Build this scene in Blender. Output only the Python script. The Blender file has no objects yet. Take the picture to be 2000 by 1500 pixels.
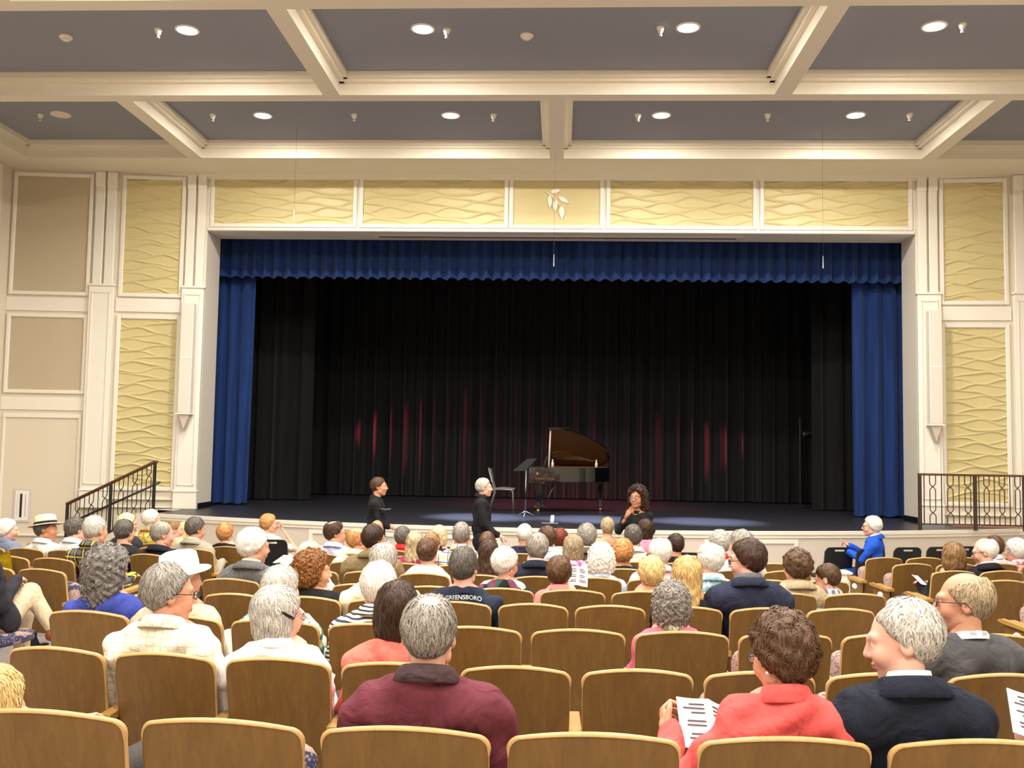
import bpy, math, random
import numpy as np
from mathutils import Vector, Matrix, kdtree

# ------------------------------------------------------------------ camera, exposure, world
sc = bpy.context.scene
F_PX, CZ = 1880.0, 2.145
def _axes(vp=(1092., 880.), roll=.0133):
    y = np.array([(vp[0]-1000)/F_PX, -(vp[1]-750)/F_PX, -1.0]); y /= np.linalg.norm(y)
    up = np.array([math.sin(roll), math.cos(roll), 0.0])
    z = up - y*np.dot(up, y); z /= np.linalg.norm(z)
    return np.array([np.cross(y, z), y, z])
CM = _axes()
cam = bpy.data.objects.new('camera', bpy.data.cameras.new('camera'))
sc.collection.objects.link(cam)
cam.data.sensor_width = 36.0
cam.data.lens = 36.0*F_PX/2000.0
cam.data.clip_end = 200
cam.matrix_world = Matrix.Translation((0, 0, CZ)) @ Matrix(CM.tolist()).to_4x4()
sc.camera = cam
sc.view_settings.view_transform = 'Standard'
sc.view_settings.look = 'None'
sc.view_settings.gamma = 1
sc.view_settings.use_curve_mapping = False
sc.view_settings.exposure = -0.45
w = bpy.data.worlds.new('world'); sc.world = w; w.use_nodes = True
w.node_tree.nodes['Background'].inputs[0].default_value = (1.0, .93, .82, 1)
w.node_tree.nodes['Background'].inputs[1].default_value = 0.05
CAN_POWER = 200.0            # watts of each ceiling can
CAN_COLOR = (1.0, .945, .865)
STAGE_RED, STAGE_BLUE = 1500.0, 12000.0

def ray(u, v):
    return CM @ np.array([(u-1000)/F_PX, -(v-750)/F_PX, -1.0])
def onz(u, v, z):
    d = ray(u, v); return np.array([0, 0, CZ]) + d*((z-CZ)/d[2])
def ony(u, v, y):
    d = ray(u, v); return np.array([0, 0, CZ]) + d*(y/d[1])

# ------------------------------------------------------------------ helpers
COL = sc.collection
rng = random.Random(7)
nr = np.random.RandomState(11)

def lin(c):
    out = []
    for x in c[:3]:
        x = x/255.0
        out.append(x/12.92 if x <= .04045 else ((x+.055)/1.055)**2.4)
    return (out[0], out[1], out[2], 1.0)

MATS = {}
class NT:
    def __init__(s, name):
        s.m = bpy.data.materials.new(name); s.m.use_nodes = True
        s.nt = s.m.node_tree; s.b = s.nt.nodes['Principled BSDF']
    def n(s, typ, **kw):
        nd = s.nt.nodes.new(typ)
        for k, v in kw.items():
            if k.startswith('_'): setattr(nd, k[1:], v)
            else:
                key = int(k[1:]) if k[0] == 'i' and k[1:].isdigit() else k.replace('__', ' ')
                if isinstance(v, bpy.types.NodeSocket): s.nt.links.new(v, nd.inputs[key])
                else: nd.inputs[key].default_value = v
        return nd
    def link(s, a, b): s.nt.links.new(a, b)
    def coord(s, scale=(1, 1, 1), rot=(0, 0, 0), kind='Object'):
        tc = s.n('ShaderNodeTexCoord')
        mp = s.n('ShaderNodeMapping', Vector=tc.outputs[kind], Scale=scale, Rotation=rot)
        return mp.outputs[0]
    def mix(s, fac, a, b, mode='MIX'):
        nd = s.n('ShaderNodeMix', _data_type='RGBA', _blend_type=mode)
        for i, v in ((0, fac), (6, a), (7, b)):
            if isinstance(v, bpy.types.NodeSocket): s.link(v, nd.inputs[i])
            else: nd.inputs[i].default_value = v
        return nd.outputs[2]
    def ramp(s, fac, stops, interp='LINEAR'):
        nd = s.n('ShaderNodeValToRGB', Fac=fac); cr = nd.color_ramp; cr.interpolation = interp
        while len(cr.elements) < len(stops): cr.elements.new(.5)
        for e, (p, c) in zip(cr.elements, stops):
            e.position = p; e.color = c if len(c) == 4 else (*c, 1)
        return nd.outputs[0]
    def math(s, op, a, b=0.0):
        nd = s.n('ShaderNodeMath', _operation=op)
        for i, v in ((0, a), (1, b)):
            if isinstance(v, bpy.types.NodeSocket): s.link(v, nd.inputs[i])
            else: nd.inputs[i].default_value = v
        return nd.outputs[0]
    def bump(s, h, strength=.3, dist=.01):
        nd = s.n('ShaderNodeBump', Height=h, Strength=strength, Distance=dist)
        s.link(nd.outputs[0], s.b.inputs['Normal'])
    def set(s, color=None, rough=.5, spec=.5, metal=0.0, coat=0.0):
        if color is not None:
            if isinstance(color, bpy.types.NodeSocket): s.link(color, s.b.inputs['Base Color'])
            else: s.b.inputs['Base Color'].default_value = color
        s.b.inputs['Roughness'].default_value = rough
        s.b.inputs['Specular IOR Level'].default_value = spec
        s.b.inputs['Metallic'].default_value = metal
        s.b.inputs['Coat Weight'].default_value = coat
        return s.m

def plain(name, c, rough=.5, spec=.4, metal=0., noise=.0, scale=8., coat=0., bump=0., bscale=60.):
    key = ('plain', name)
    if key in MATS: return MATS[key]
    t = NT(name); col = lin(c)
    if noise:
        n = t.n('ShaderNodeTexNoise', Vector=t.coord(), Scale=scale, Detail=3.)
        d = tuple(x*(1-noise) for x in col[:3])+(1,); l = tuple(min(1, x*(1+noise)) for x in col[:3])+(1,)
        col = t.ramp(n.outputs[0], [(.3, d), (.7, l)])
    if bump:
        n2 = t.n('ShaderNodeTexNoise', Vector=t.coord(), Scale=bscale, Detail=4.)
        t.bump(n2.outputs[0], bump, .01)
    m = t.set(col, rough, spec, metal, coat); MATS[key] = m
    return m

def emit(name, c, strength):
    t = NT(name)
    t.b.inputs['Base Color'].default_value = lin(c)
    t.b.inputs['Emission Color'].default_value = lin(c)
    t.b.inputs['Emission Strength'].default_value = strength
    return t.m

def wood(name, dark, light, grain=(14, 2.5, 1.2), rough=.38, spec=.45):
    t = NT(name)
    v = t.coord(grain)
    n = t.n('ShaderNodeTexNoise', Vector=v, Scale=3.2, Detail=6., Roughness=.62, Distortion=.6)
    f = t.n('ShaderNodeTexNoise', Vector=t.coord((grain[0]*9, grain[1]*4, grain[2]*1.5)), Scale=4., Detail=3.)
    big = t.n('ShaderNodeTexNoise', Vector=t.coord(), Scale=3.0, Detail=2.)
    c1 = t.ramp(n.outputs[0], [(.25, lin(dark)), (.75, lin(light))])
    c2 = t.mix(t.math('MULTIPLY', f.outputs[0], .16), c1, lin([x*.7 for x in dark]))
    oi = t.n('ShaderNodeObjectInfo')
    c3 = t.mix(t.math('MULTIPLY', oi.outputs['Random'], .22), c2, lin([x*.72 for x in dark]))
    c4 = t.mix(t.math('MULTIPLY', big.outputs[0], .25), c3, lin([min(255, x*1.12) for x in light]))
    t.bump(f.outputs[0], .05, .002)
    return t.set(c4, rough, spec)

class MB:
    def __init__(s): s.v = []; s.f = []; s.mi = []
    def add(s, vs, fs, mi=0):
        o = len(s.v); s.v += [tuple(map(float, p)) for p in vs]
        s.f += [tuple(i+o for i in q) for q in fs]; s.mi += [mi]*len(fs)
        return s
    def box(s, x0, x1, y0, y1, z0, z1, mi=0, M=None):
        vs = [(x, y, z) for z in (z0, z1) for y in (y0, y1) for x in (x0, x1)]
        if M is not None: vs = [tuple(M @ Vector(p)) for p in vs]
        return s.add(vs, [(0, 2, 3, 1), (4, 5, 7, 6), (0, 1, 5, 4), (2, 6, 7, 3), (0, 4, 6, 2), (1, 3, 7, 5)], mi)
    def tube(s, pts, r, n=8, cap=True, mi=0):
        pts = [Vector(p) for p in pts]; k = len(pts)
        rs = r if isinstance(r, (list, tuple)) else [r]*k
        vs = []; prev = None
        for i, p in enumerate(pts):
            t = (pts[min(i+1, k-1)]-pts[max(i-1, 0)]).normalized()
            if prev is None:
                a = Vector((0, 0, 1)) if abs(t.z) < .9 else Vector((1, 0, 0))
                u = t.cross(a).normalized()
            else:
                u = (prev - t*prev.dot(t)).normalized()
            prev = u; w_ = t.cross(u)
            for j in range(n):
                an = 2*math.pi*j/n
                vs.append(tuple(p + (u*math.cos(an)+w_*math.sin(an))*rs[i]))
        fs = [(i*n+j, i*n+(j+1) % n, (i+1)*n+(j+1) % n, (i+1)*n+j) for i in range(k-1) for j in range(n)]
        if cap: fs += [tuple(range(n-1, -1, -1)), tuple((k-1)*n+j for j in range(n))]
        return s.add(vs, fs, mi)
    def lathe(s, prof, n=16, c=(0, 0, 0), sx=1., sy=1., mi=0, M=None, close=True):
        vs = []
        for r, z in prof:
            for j in range(n):
                a = 2*math.pi*j/n
                p = Vector((c[0]+r*math.cos(a)*sx, c[1]+r*math.sin(a)*sy, c[2]+z))
                vs.append(tuple(M @ p) if M is not None else tuple(p))
        k = len(prof)
        fs = [(i*n+j, i*n+(j+1) % n, (i+1)*n+(j+1) % n, (i+1)*n+j) for i in range(k-1) for j in range(n)]
        if close: fs += [tuple(range(n-1, -1, -1)), tuple((k-1)*n+j for j in range(n))]
        return s.add(vs, fs, mi)
    def prism(s, poly, y0, y1, plane='xz', mi=0, M=None):
        n = len(poly)
        def P(a, b, h):
            p = {'xz': (a, h, b), 'xy': (a, b, h), 'yz': (h, a, b)}[plane]
            return tuple(M @ Vector(p)) if M is not None else p
        vs = [P(a, b, y0) for a, b in poly]+[P(a, b, y1) for a, b in poly]
        fs = [tuple(range(n)), tuple(range(2*n-1, n-1, -1))]
        fs += [(i, i+n, (i+1) % n+n, (i+1) % n) for i in range(n)]
        return s.add(vs, fs, mi)
    def grid(s, fn, nu, nv, mi=0, closed_u=False):
        vs = [fn(i/(nu if closed_u else nu-1), j/(nv-1)) for j in range(nv) for i in range(nu)]
        fs = [(j*nu+i, j*nu+(i+1) % nu, (j+1)*nu+(i+1) % nu, (j+1)*nu+i)
              for j in range(nv-1) for i in range(nu if closed_u else nu-1)]
        return s.add(vs, fs, mi)
    def mesh(s, name, smooth=False):
        m = bpy.data.meshes.new(name); m.from_pydata(s.v, [], s.f)
        if any(s.mi): m.polygons.foreach_set('material_index', s.mi)
        if smooth: m.shade_smooth()
        m.validate(); m.update()
        return m
    def build(s, name, mat, parent=None, smooth=False, bevel=0., seg=2, fix=False):
        m = s.mesh(name, smooth)
        if fix:
            import bmesh
            bm = bmesh.new(); bm.from_mesh(m); bmesh.ops.recalc_face_normals(bm, faces=bm.faces); bm.to_mesh(m); bm.free()
        return obj(name, m, mat, parent, bevel, seg)

def obj(name, mesh, mat=None, parent=None, bevel=0., seg=2):
    o = bpy.data.objects.new(name, mesh); COL.objects.link(o)
    if mat is not None:
        for mm in (mat if isinstance(mat, (list, tuple)) else [mat]):
            if len(mesh.materials) < len(mat if isinstance(mat, (list, tuple)) else [mat]): mesh.materials.append(mm)
    if parent is not None: o.parent = parent
    if bevel:
        b = o.modifiers.new('bevel', 'BEVEL'); b.width = bevel; b.segments = seg; b.limit_method = 'ANGLE'
        b.angle_limit = .7
    return o

def npmesh(name, v, f, smooth=True, mi=None):
    """v (n,3) float array, f (m,4) or (m,3) int array -> mesh"""
    m = bpy.data.meshes.new(name)
    k = f.shape[1]
    m.vertices.add(len(v)); m.vertices.foreach_set('co', np.ascontiguousarray(v, dtype=np.float32).ravel())
    m.loops.add(f.size); m.loops.foreach_set('vertex_index', np.ascontiguousarray(f, dtype=np.int32).ravel())
    m.polygons.add(len(f)); m.polygons.foreach_set('loop_start', np.arange(0, f.size, k, dtype=np.int32))
    if mi is not None: m.polygons.foreach_set('material_index', np.ascontiguousarray(mi, dtype=np.int32))
    m.update(calc_edges=True)
    if smooth: m.shade_smooth()
    return m

def tag(o, label=None, cat=None, group=None, kind=None):
    if label: o['label'] = label
    if cat: o['category'] = cat
    if group: o['group'] = group
    if kind: o['kind'] = kind
    return o
def thing(name, label, cat, loc=(0, 0, 0), rz=0., group=None):
    o = bpy.data.objects.new(name, None); COL.objects.link(o)
    o.location = loc; o.rotation_euler = (0, 0, rz); o.empty_display_size = .1
    return tag(o, label, cat, group)
def struct(o): o['kind'] = 'structure'; return o

# ------------------------------------------------------------------ common materials
CREAM = plain('cream paint', (236, 227, 207), .45, .35)
WHITEP = plain('white trim paint', (236, 230, 216), .4, .4)
BEIGE = plain('beige wall paint', (222, 211, 190), .5, .3)
YELLOW = plain('yellow wave panel', (208, 194, 142), .42, .4)
GREYPAN = plain('grey acoustic fabric', (192, 178, 152), .9, .1, bump=.1, bscale=400.)
DARKCEIL = plain('dark grey ceiling', (146, 148, 157), .7, .25)
BLACKMET = plain('black metal', (22, 21, 21), .45, .5)
BROWNMET = plain('brown metal', (58, 40, 30), .45, .5)
CARPET = plain('blue grey carpet', (150, 140, 134), .95, .05, noise=.3, scale=120.)
STAGEFL = None
SEATWOOD = wood('seat plywood', (104, 74, 34), (134, 99, 49), (9, 9, 1.1), .42, .35)
EDGEWOOD = wood('pale plywood edge', (184, 144, 88), (208, 168, 110), (9, 9, 1.1), .4, .4)
ARMWOOD = wood('pale arm wood', (160, 120, 60), (188, 146, 80), (9, 2, 9), .35, .45)
CHROME = plain('chrome', (200, 200, 200), .2, .5, 1.0)

def seat_fabric():
    t = NT('patterned seat fabric')
    v = t.coord((1, 1, 1))
    big = t.n('ShaderNodeTexVoronoi', Vector=v, Scale=5.5, _feature='DISTANCE_TO_EDGE')
    cell = t.n('ShaderNodeTexVoronoi', Vector=v, Scale=5.5)
    dots = t.n('ShaderNodeTexVoronoi', Vector=v, Scale=70.0)
    dm = t.math('LESS_THAN', dots.outputs['Distance'], .36)
    tan, navy = lin((172, 146, 134)), lin((62, 66, 92))
    base = t.ramp(cell.outputs['Distance'], [(.0, tan), (.33, tan), (.34, navy), (.55, navy), (.56, tan)], 'CONSTANT')
    inv = t.ramp(cell.outputs['Distance'], [(.0, navy), (.33, navy), (.34, tan), (.55, tan), (.56, navy)], 'CONSTANT')
    c = t.mix(dm, base, t.mix(.7, base, inv))
    return t.set(c, .9, .1)
SEATFAB = seat_fabric()
# ------------------------------------------------------------------ the room
X0 = -0.13                     # axis of the hall
XL, XR = -6.56, 6.30           # edges of the stage opening
YP = 17.3                      # plane of the proscenium wall
ZH = 6.10                      # underside of the header
ZC, ZB = 7.434, 7.135          # coffer panel and beam underside
ZS = 0.98                      # stage floor
SIDE_L, SIDE_R = -10.09, 9.84
YBACK = -7.0

FLOORPTS = [(-8, .84), (0, .565), (2.87, .46), (5.9, .353), (6.95, .292), (7.98, .249), (8.98, .205), (10.05, .149), (10.95, .115), (12.6, 0.), (30, 0.)]
def floor_z(y):
    for (a, za), (b, zb) in zip(FLOORPTS, FLOORPTS[1:]):
        if y <= b: return za+(zb-za)*(y-a)/(b-a)
    return 0.

def row_off(x):
    if x < -2.6: return .183+(-.26-.183)*min(1, (-2.6-x)/1.6)+.2*max(0, -4.2-x)
    if x > 2.35: return .185+(.45-.185)*min(1, (x-2.35)/1.45)+.2*max(0, x-3.8)
    return .030*(x-X0)**2
FX = [-11, -8, -5.5, -4.2, -3.4, -2.6, -1.8, -1.0, X0, .75, 1.55, 2.35, 3.1, 3.8, 5, 7, 11]
FY = [p[0] for p in FLOORPTS[:-1]]+[13.2, 19.0]
mb = MB()
nfx = len(FX)
vs = [(x, y+row_off(max(-6, min(6, x)))*(1 if y < 12 else 0), floor_z(y)) for y in FY for x in FX]
mb.add(vs, [(j*nfx+i, j*nfx+i+1, (j+1)*nfx+i+1, (j+1)*nfx+i) for j in range(len(FY)-1) for i in range(nfx-1)])
struct(mb.build('floor', CARPET))

# ceiling: dark coffer panels, stepped beams
ceil = struct(MB().box(-10.4, 10.1, YBACK-.5, 17.0, ZC, ZC+.12).build('ceiling', DARKCEIL))
def beam_x(x, y0, y1):         # runs along Y
    m = MB(); m.box(x-.12, x+.12, y0, y1, ZB, ZC); 
    m.box(x-.245, x+.245, y0, y1, ZC-.09, ZC); m.box(x-.19, x+.19, y0, y1, ZC-.13, ZC-.08)
    return m.build('beam', CREAM, ceil)
def beam_y(y, x0, x1):         # runs along X
    m = MB(); m.box(x0, x1, y-.12, y+.12, ZB, ZC)
    m.box(x0, x1, y-.245, y+.245, ZC-.09, ZC); m.box(x0, x1, y-.19, y+.19, ZC-.13, ZC-.08)
    return m.build('beam', CREAM, ceil)
CROSS = [13.355-2.91*k for k in range(7)]
for y in CROSS: beam_y(y, -10.1, 9.85)
FRONTX = [-6.42, -.107, 6.14]; BAYX = [-9.6, -3.305, 3.045, 9.4]
for x in FRONTX: beam_x(x, CROSS[0]+.12, 16.21)
for k in range(6):
    for x in (BAYX if k % 2 == 0 else FRONTX):
        if abs(x) < 9: beam_x(x, CROSS[k+1]+.12, CROSS[k]-.12)
# soffit and cornice in front of the proscenium
m = MB(); m.box(-10.3, 10.0, 16.2, 17.6, ZB, ZC); m.box(-10.3, 10.0, 16.13, 16.3, ZC-.09, ZC); m.box(-10.3, 10., 16.165, 16.3, ZC-.13, ZC-.08)
for x0, x1 in ((-10.3, -9.42), (9.17, 10.0)):
    m.box(x0, x1, YBACK, 16.2, ZB, ZC)
    m.box(x0 if x0 < 0 else x0-.07, x1+.07 if x0 < 0 else x1, YBACK, 16.3, ZC-.09, ZC)
m.build('soffit', CREAM, ceil)

# side walls, rear wall
struct(MB().box(SIDE_L-.2, SIDE_L, YBACK, 17.0, 0-.1, ZC).build('wall_left', BEIGE))
struct(MB().box(SIDE_R, SIDE_R+.2, YBACK, 17.1, 0-.1, ZC).build('wall_right', BEIGE))
struct(MB().box(-10.3, 10.1, YBACK-.2, YBACK, 0, ZC).build('wall_back', CREAM))
def wall_panels(wname, x, sgn):
    w_ = bpy.data.objects[wname]
    for k in range(5):
        y1 = 16.45-k*2.3; y0 = y1-1.75
        for z0, z1 in ((4.89, 7.02), (3.09, 4.41)):
            MB().box(min(x, x+sgn*.012), max(x, x+sgn*.012), y0, y1, z0, z1).build('acoustic_panel', GREYPAN, w_)
            f = MB()
            for a, b, c, d in ((y0-.08, y0, z0-.08, z1+.08), (y1, y1+.08, z0-.08, z1+.08), (y0, y1, z0-.08, z0), (y0, y1, z1, z1+.08)):
                f.box(min(x, x+sgn*.04), max(x, x+sgn*.04), a, b, c, d)
            f.build('panel_frame', WHITEP, w_)
wall_panels('wall_left', SIDE_L, 1); wall_panels('wall_right', SIDE_R, -1)

# wavy relief panels
def wave_h(s, z, seed=0.):
    """ridge height (0..1) of the wavy relief at local coordinates in metres, arrays"""
    L, P = 1.15, .104
    h = np.zeros_like(s)
    k = np.floor(z/P)
    for dk in (-2, -1, 0, 1, 2):
        kk = k+dk
        odd = np.mod(kk, 2)
        ph = np.where(odd > 0, 2.6, 0.) + .55*np.sin(kk*1.7+seed)
        yl = (kk+.5)*P + .046*np.sin(2*math.pi*s/L + ph + seed) + .014*np.sin(4*math.pi*s/L + 1.3*kk)
        d = (z-yl)/.014
        h = np.maximum(h, np.exp(-d*d)*(.75+.25*np.sin(kk*2.1+s*5)))
    return h
def wave_panel(name, a0, a1, z0, z1, place, parent, seed=0., h=.0105, depth=.03):
    nu = int((a1-a0)/h)+1; nv = int((z1-z0)/h)+1
    S, Z = np.meshgrid(np.linspace(a0, a1, nu), np.linspace(z0, z1, nv))
    H = wave_h(S, Z, seed)*depth
    V = place(S.ravel(), Z.ravel(), H.ravel())
    i, j = np.meshgrid(np.arange(nu-1), np.arange(nv-1)); q = (j*nu+i).ravel()
    Fq = np.stack([q, q+1, q+nu+1, q+nu], 1)
    return obj(name, npmesh(name, V, Fq), YELLOW, parent)

# angled bays either side of the opening. local: x = outward along wall, y*sg = towards audience
def side_bay(name, org, ang, sg):
    c, s_ = math.cos(ang), math.sin(ang)
    X = Vector((-c if sg > 0 else c, -s_, 0)); Z = Vector((0, 0, 1)); Y = Z.cross(X)
    Mw = Matrix(((X.x, Y.x, 0, org[0]), (X.y, Y.y, 0, org[1]), (0, 0, 1, 0), (0, 0, 0, 1)))
    def bx(m, s0, s1, z0, z1, n0, n1):
        a, b = sorted((n0*sg, n1*sg)); m.box(s0, s1, a, b, z0, z1); return m
    root = struct(bx(MB(), 0., 3.75, -.1, ZC, -.25, 0.).build(name, BEIGE)); root.matrix_world = Mw
    def part(nm, mat, boxes, bevel=.004):
        m = MB()
        for b in boxes: bx(m, *b)
        return m.build(nm, mat, root, bevel=bevel, seg=1)
    def frame(s0, s1, z0, z1, wd=.075, d=.045):
        part('panel_frame', WHITEP, [(s0-wd, s0, z0-wd, z1+wd, 0, d), (s1, s1+wd, z0-wd, z1+wd, 0, d),
                                     (s0, s1, z1, z1+wd, 0, d), (s0, s1, z0-wd, z0, 0, d)], .012)
    def pilaster(a, b, low):
        mid = (a+b)/2
        part('pilaster_shaft', WHITEP, [(a+.035, mid-.02, 5.04, 7.13, 0, .075), (mid+.02, b-.035, 5.04, 7.13, 0, .075)], .01)
        part('pilaster_capital', WHITEP, [(a+.025, mid-.015, 6.86, 7.13, 0, .095), (mid+.015, b-.025, 6.86, 7.13, 0, .095)], .012)
        part('pilaster_base', WHITEP, [(a, b, low, 5.0, 0, .10)], .006)
        part('pilaster_ledge', WHITEP, [(a-.02, b+.02, 5.0, 5.045, 0, .125)], .012)
        part('pilaster_moulding', WHITEP, [(a+.05, a+.075, low+.42, 4.90, .1, .115), (b-.075, b-.05, low+.42, 4.90, .1, .115),
                                           (a+.05, b-.05, 4.875, 4.90, .1, .115), (a+.05, b-.05, low+.42, low+.445, .1, .115)], .004)
        part('pilaster_ledge', WHITEP, [(a-.02, b+.02, low+.30, low+.335, 0, .13)], .01)
        part('pilaster_plinth', WHITEP, [(a-.01, b+.01, low, low+.30, 0, .115)], .006)
    pilaster(0., .40, ZS)
    pilaster(1.62, 2.06, ZS)
    def place(S, Zv, H): return np.stack([S, sg*(.006+H), Zv], 1)
    for z0, z1, sd in ((4.90, 7.02, .4), (1.365, 4.42, 1.1)):
        wave_panel('wave_panel', .48, 1.49, z0, z1, place, root, sd+(0 if sg > 0 else .8))
        frame(.48, 1.49, z0, z1)
    part('rail', WHITEP, [(.41, 1.6, 4.55, 4.80, 0, .03)], .008)
    part('chair_rail', WHITEP, [(.41, 1.6, 1.13, 1.16, 0, .06), (.41, 1.6, .985, 1.02, 0, .05)], .008)
    for z0, z1 in ((4.89, 7.02), (3.09, 4.41)):
        part('acoustic_panel', GREYPAN, [(2.15, 3.45, z0, z1, 0, .012)], 0)
        frame(2.15, 3.45, z0, z1, .07)
    part('rail', WHITEP, [(2.07, 3.55, 4.53, 4.78, 0, .025), (2.07, 3.55, 2.72, 2.96, 0, .025)], .006)
    part('panel_frame', WHITEP, [(2.12, 3.5, 2.58, 2.66, 0, .03), (2.12, 2.17, .6, 2.58, 0, .025), (3.45, 3.5, .6, 2.58, 0, .025)], .006)
    part('chair_rail', WHITEP, [(1.7, 3.55, .46, .50, 0, .05), (1.7, 3.55, .18, .22, 0, .04)], .006)
    return root, Mw, sg
bayL = side_bay('wall_front_left', (XL, YP), math.radians(6), 1)
bayR = side_bay('wall_front_right', (XR, YP), math.radians(4), -1)

# header over the opening with five relief panels
hdr = struct(MB().box(XL, XR, YP, YP+.7, ZH, ZC).build('wall_front', WHITEP))
def ys_at(u, v): return ony(u, v, YP)[0]
HP = [(421, 690), (710, 985), (1003, 1171.6), (1192, 1470), (1492, 1773)]
for i, (u0, u1) in enumerate(HP):
    a, b = ys_at(u0, 395), ys_at(u1, 397); z0, z1 = 6.235, 7.055
    if i in (0, 4):
        if i == 0: a = XL+.12
        else: b = XR-.12
    def placeh(S, Zv, H): return np.stack([S, YP-.006-H, Zv], 1)
    depth = .004 if i == 2 else .03
    wave_panel('wave_panel', a, b, z0, z1, placeh, hdr, .3*i, .0105, depth)
    f = MB()
    for s0, s1, c0, c1 in ((a-.075, a, z0-.075, z1+.06), (b, b+.075, z0-.075, z1+.06), (a, b, z1, z1+.06), (a, b, z0-.075, z0)):
        f.box(s0, s1, YP-.04, YP, c0, c1)
    f.build('panel_frame', WHITEP, hdr, bevel=.012, seg=1)
MB().box(XL, XR, YP-.02, YP, ZH, ZH+.07).build('header_edge', WHITEP, hdr, bevel=.01, seg=1)
# crown moulding under the soffit
m = MB()
prof = [(0, 0), (.0, -.06), (-.03, -.075), (-.05, -.045), (-.10, -.02), (-.13, 0)]
m.prism([(YP+p[0], ZB+p[1]) for p in prof], XL-3.6, XR+3.6, 'yz'); m.build('crown', CREAM, hdr, smooth=False, fix=True)
# slot for the screen in the soffit of the opening
sx0, sx1 = ony(738, 464, YP+.3)[0], ony(1440, 466, YP+.3)[0]
slot = tag(MB().box(sx0, sx1, YP+.33, YP+.43, ZH-.012, ZH+.02).build('screen_slot', plain('slot black', (12, 11, 14), .6)), None)
slot.parent = hdr
m = MB(); m.box(sx0-.1, sx1+.1, YP+.28, YP+.33, ZH-.02, ZH+.01); m.box(sx0-.1, sx1+.1, YP+.43, YP+.47, ZH-.02, ZH+.01)
m.build('slot_trim', plain('mauve white metal', (196, 182, 176), .4), hdr)
# leafy sprig emblem on the middle panel
leafm = plain('pale leaf relief', (246, 236, 222), .5)
def px2h(u, v): p = ony(u, v, YP-.03); return (p[0], p[2])
stem_px = [(1067, 374), (1075, 380), (1083, 388), (1090, 396), (1095, 405)]
pts = [(px2h(*p)[0], YP-.03, px2h(*p)[1]) for p in stem_px]
MB().tube(pts, [.012, .012, .011, .01, .007], 8).build('sprig_stem', leafm, hdr, True)
for (u0, v0), (u1, v1), wd in (((1075, 376), (1096, 370.5), 4), ((1074, 381), (1074, 406), 4.2), ((1085, 391), (1084, 413), 4.6),
                               ((1091, 384), (1111.5, 397), 4.2), ((1097, 402), (1097.5, 428), 5.4)):
    a = Vector((px2h(u0, v0)[0], px2h(u0, v0)[1])); b = Vector((px2h(u1, v1)[0], px2h(u1, v1)[1]))
    d = b-a; nrm = Vector((-d.y, d.x)).normalized()*wd*.0092
    L_, R_ = [], []
    for k in range(11):
        t = k/10; wv = math.sin(math.pi*t**.8)
        L_.append(tuple(a+d*t+nrm*wv)); R_.append(tuple(a+d*t-nrm*wv))
    poly = L_+R_[::-1][1:-1]
    MB().prism(poly, YP-.035, YP-.008, 'xz').build('sprig_leaf', leafm, hdr, fix=True)
# reveals (jambs) are the returns of the proscenium
for nm, xa, xb in (('jamb', XL-.35, XL), ('jamb', XR, XR+.35)):
    MB().box(xa, xb, YP+.02, YP+.7, 0, ZC).build(nm, plain('grey white jamb', (214, 206, 192), .5), hdr)
for xa, xb in ((XL-.01, XL+.015), (XR-.015, XR+.01)):
    MB().box(xa, xb, YP+.0, YP+.7, ZS, ZS+.1).build('black_baseboard', plain('black baseboard', (16, 15, 16), .5), hdr)

# ------------------------------------------------------------------ stage
def stage_mat():
    t = NT('glossy black stage floor')
    n = t.n('ShaderNodeTexNoise', Vector=t.coord((1, 3.2, 1)), Scale=2.2, Detail=8., Roughness=.7)
    sc_ = t.n('ShaderNodeTexNoise', Vector=t.coord((2.5, 9, 1)), Scale=9., Detail=6., Roughness=.75)
    c = t.ramp(n.outputs[0], [(.3, lin((26, 26, 30))), (.7, lin((44, 44, 52)))])
    c = t.mix(t.ramp(sc_.outputs[0], [(.55, (0, 0, 0, 1)), (.75, (1, 1, 1, 1))]), c, lin((86, 88, 104)))
    r = t.ramp(sc_.outputs[0], [(.3, (.30,)*3+(1,)), (.7, (.46,)*3+(1,))])
    t.link(r, t.b.inputs['Roughness'])
    t.bump(sc_.outputs[0], .12, .004)
    m = t.set(c, .35, .5)
    return m
STAGEFL = stage_mat()
def apron_y(x): return 14.45+.0335*(x-X0)**2
AX0, AX1 = -6.75, 9.84
xs = np.linspace(AX0, AX1, 61)
m = MB()
poly = [(x, apron_y(x) if x < 7.6 else apron_y(7.6)) for x in xs]+[(9.84, YP+7.4), (-9.6, YP+7.4), (-9.6, YP+.6), (AX0, YP+.3)]
m.prism(poly, ZS-.04, ZS, 'xy'); 
stage = struct(m.build('floor_stage', STAGEFL, fix=True))
PINKW = plain('pinkish white apron paint', (212, 201, 186), .5, .35)
def ap(x, off, z):
    xx = min(x, 7.6); s_ = 2*.0335*(xx-X0)*(1 if x < 7.6 else 0); n = Vector((s_, -1, 0)).normalized()
    return (x+n.x*off, apron_y(xx)+n.y*off, z)
m = MB()
for a, b in zip(xs, xs[1:]):
    m.add([ap(a, 0, -.02), ap(b, 0, -.02), ap(b, 0, ZS-.005), ap(a, 0, ZS-.005)], [(0, 1, 2, 3)])
af = struct(m.build('wall_apron', PINKW))
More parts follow.
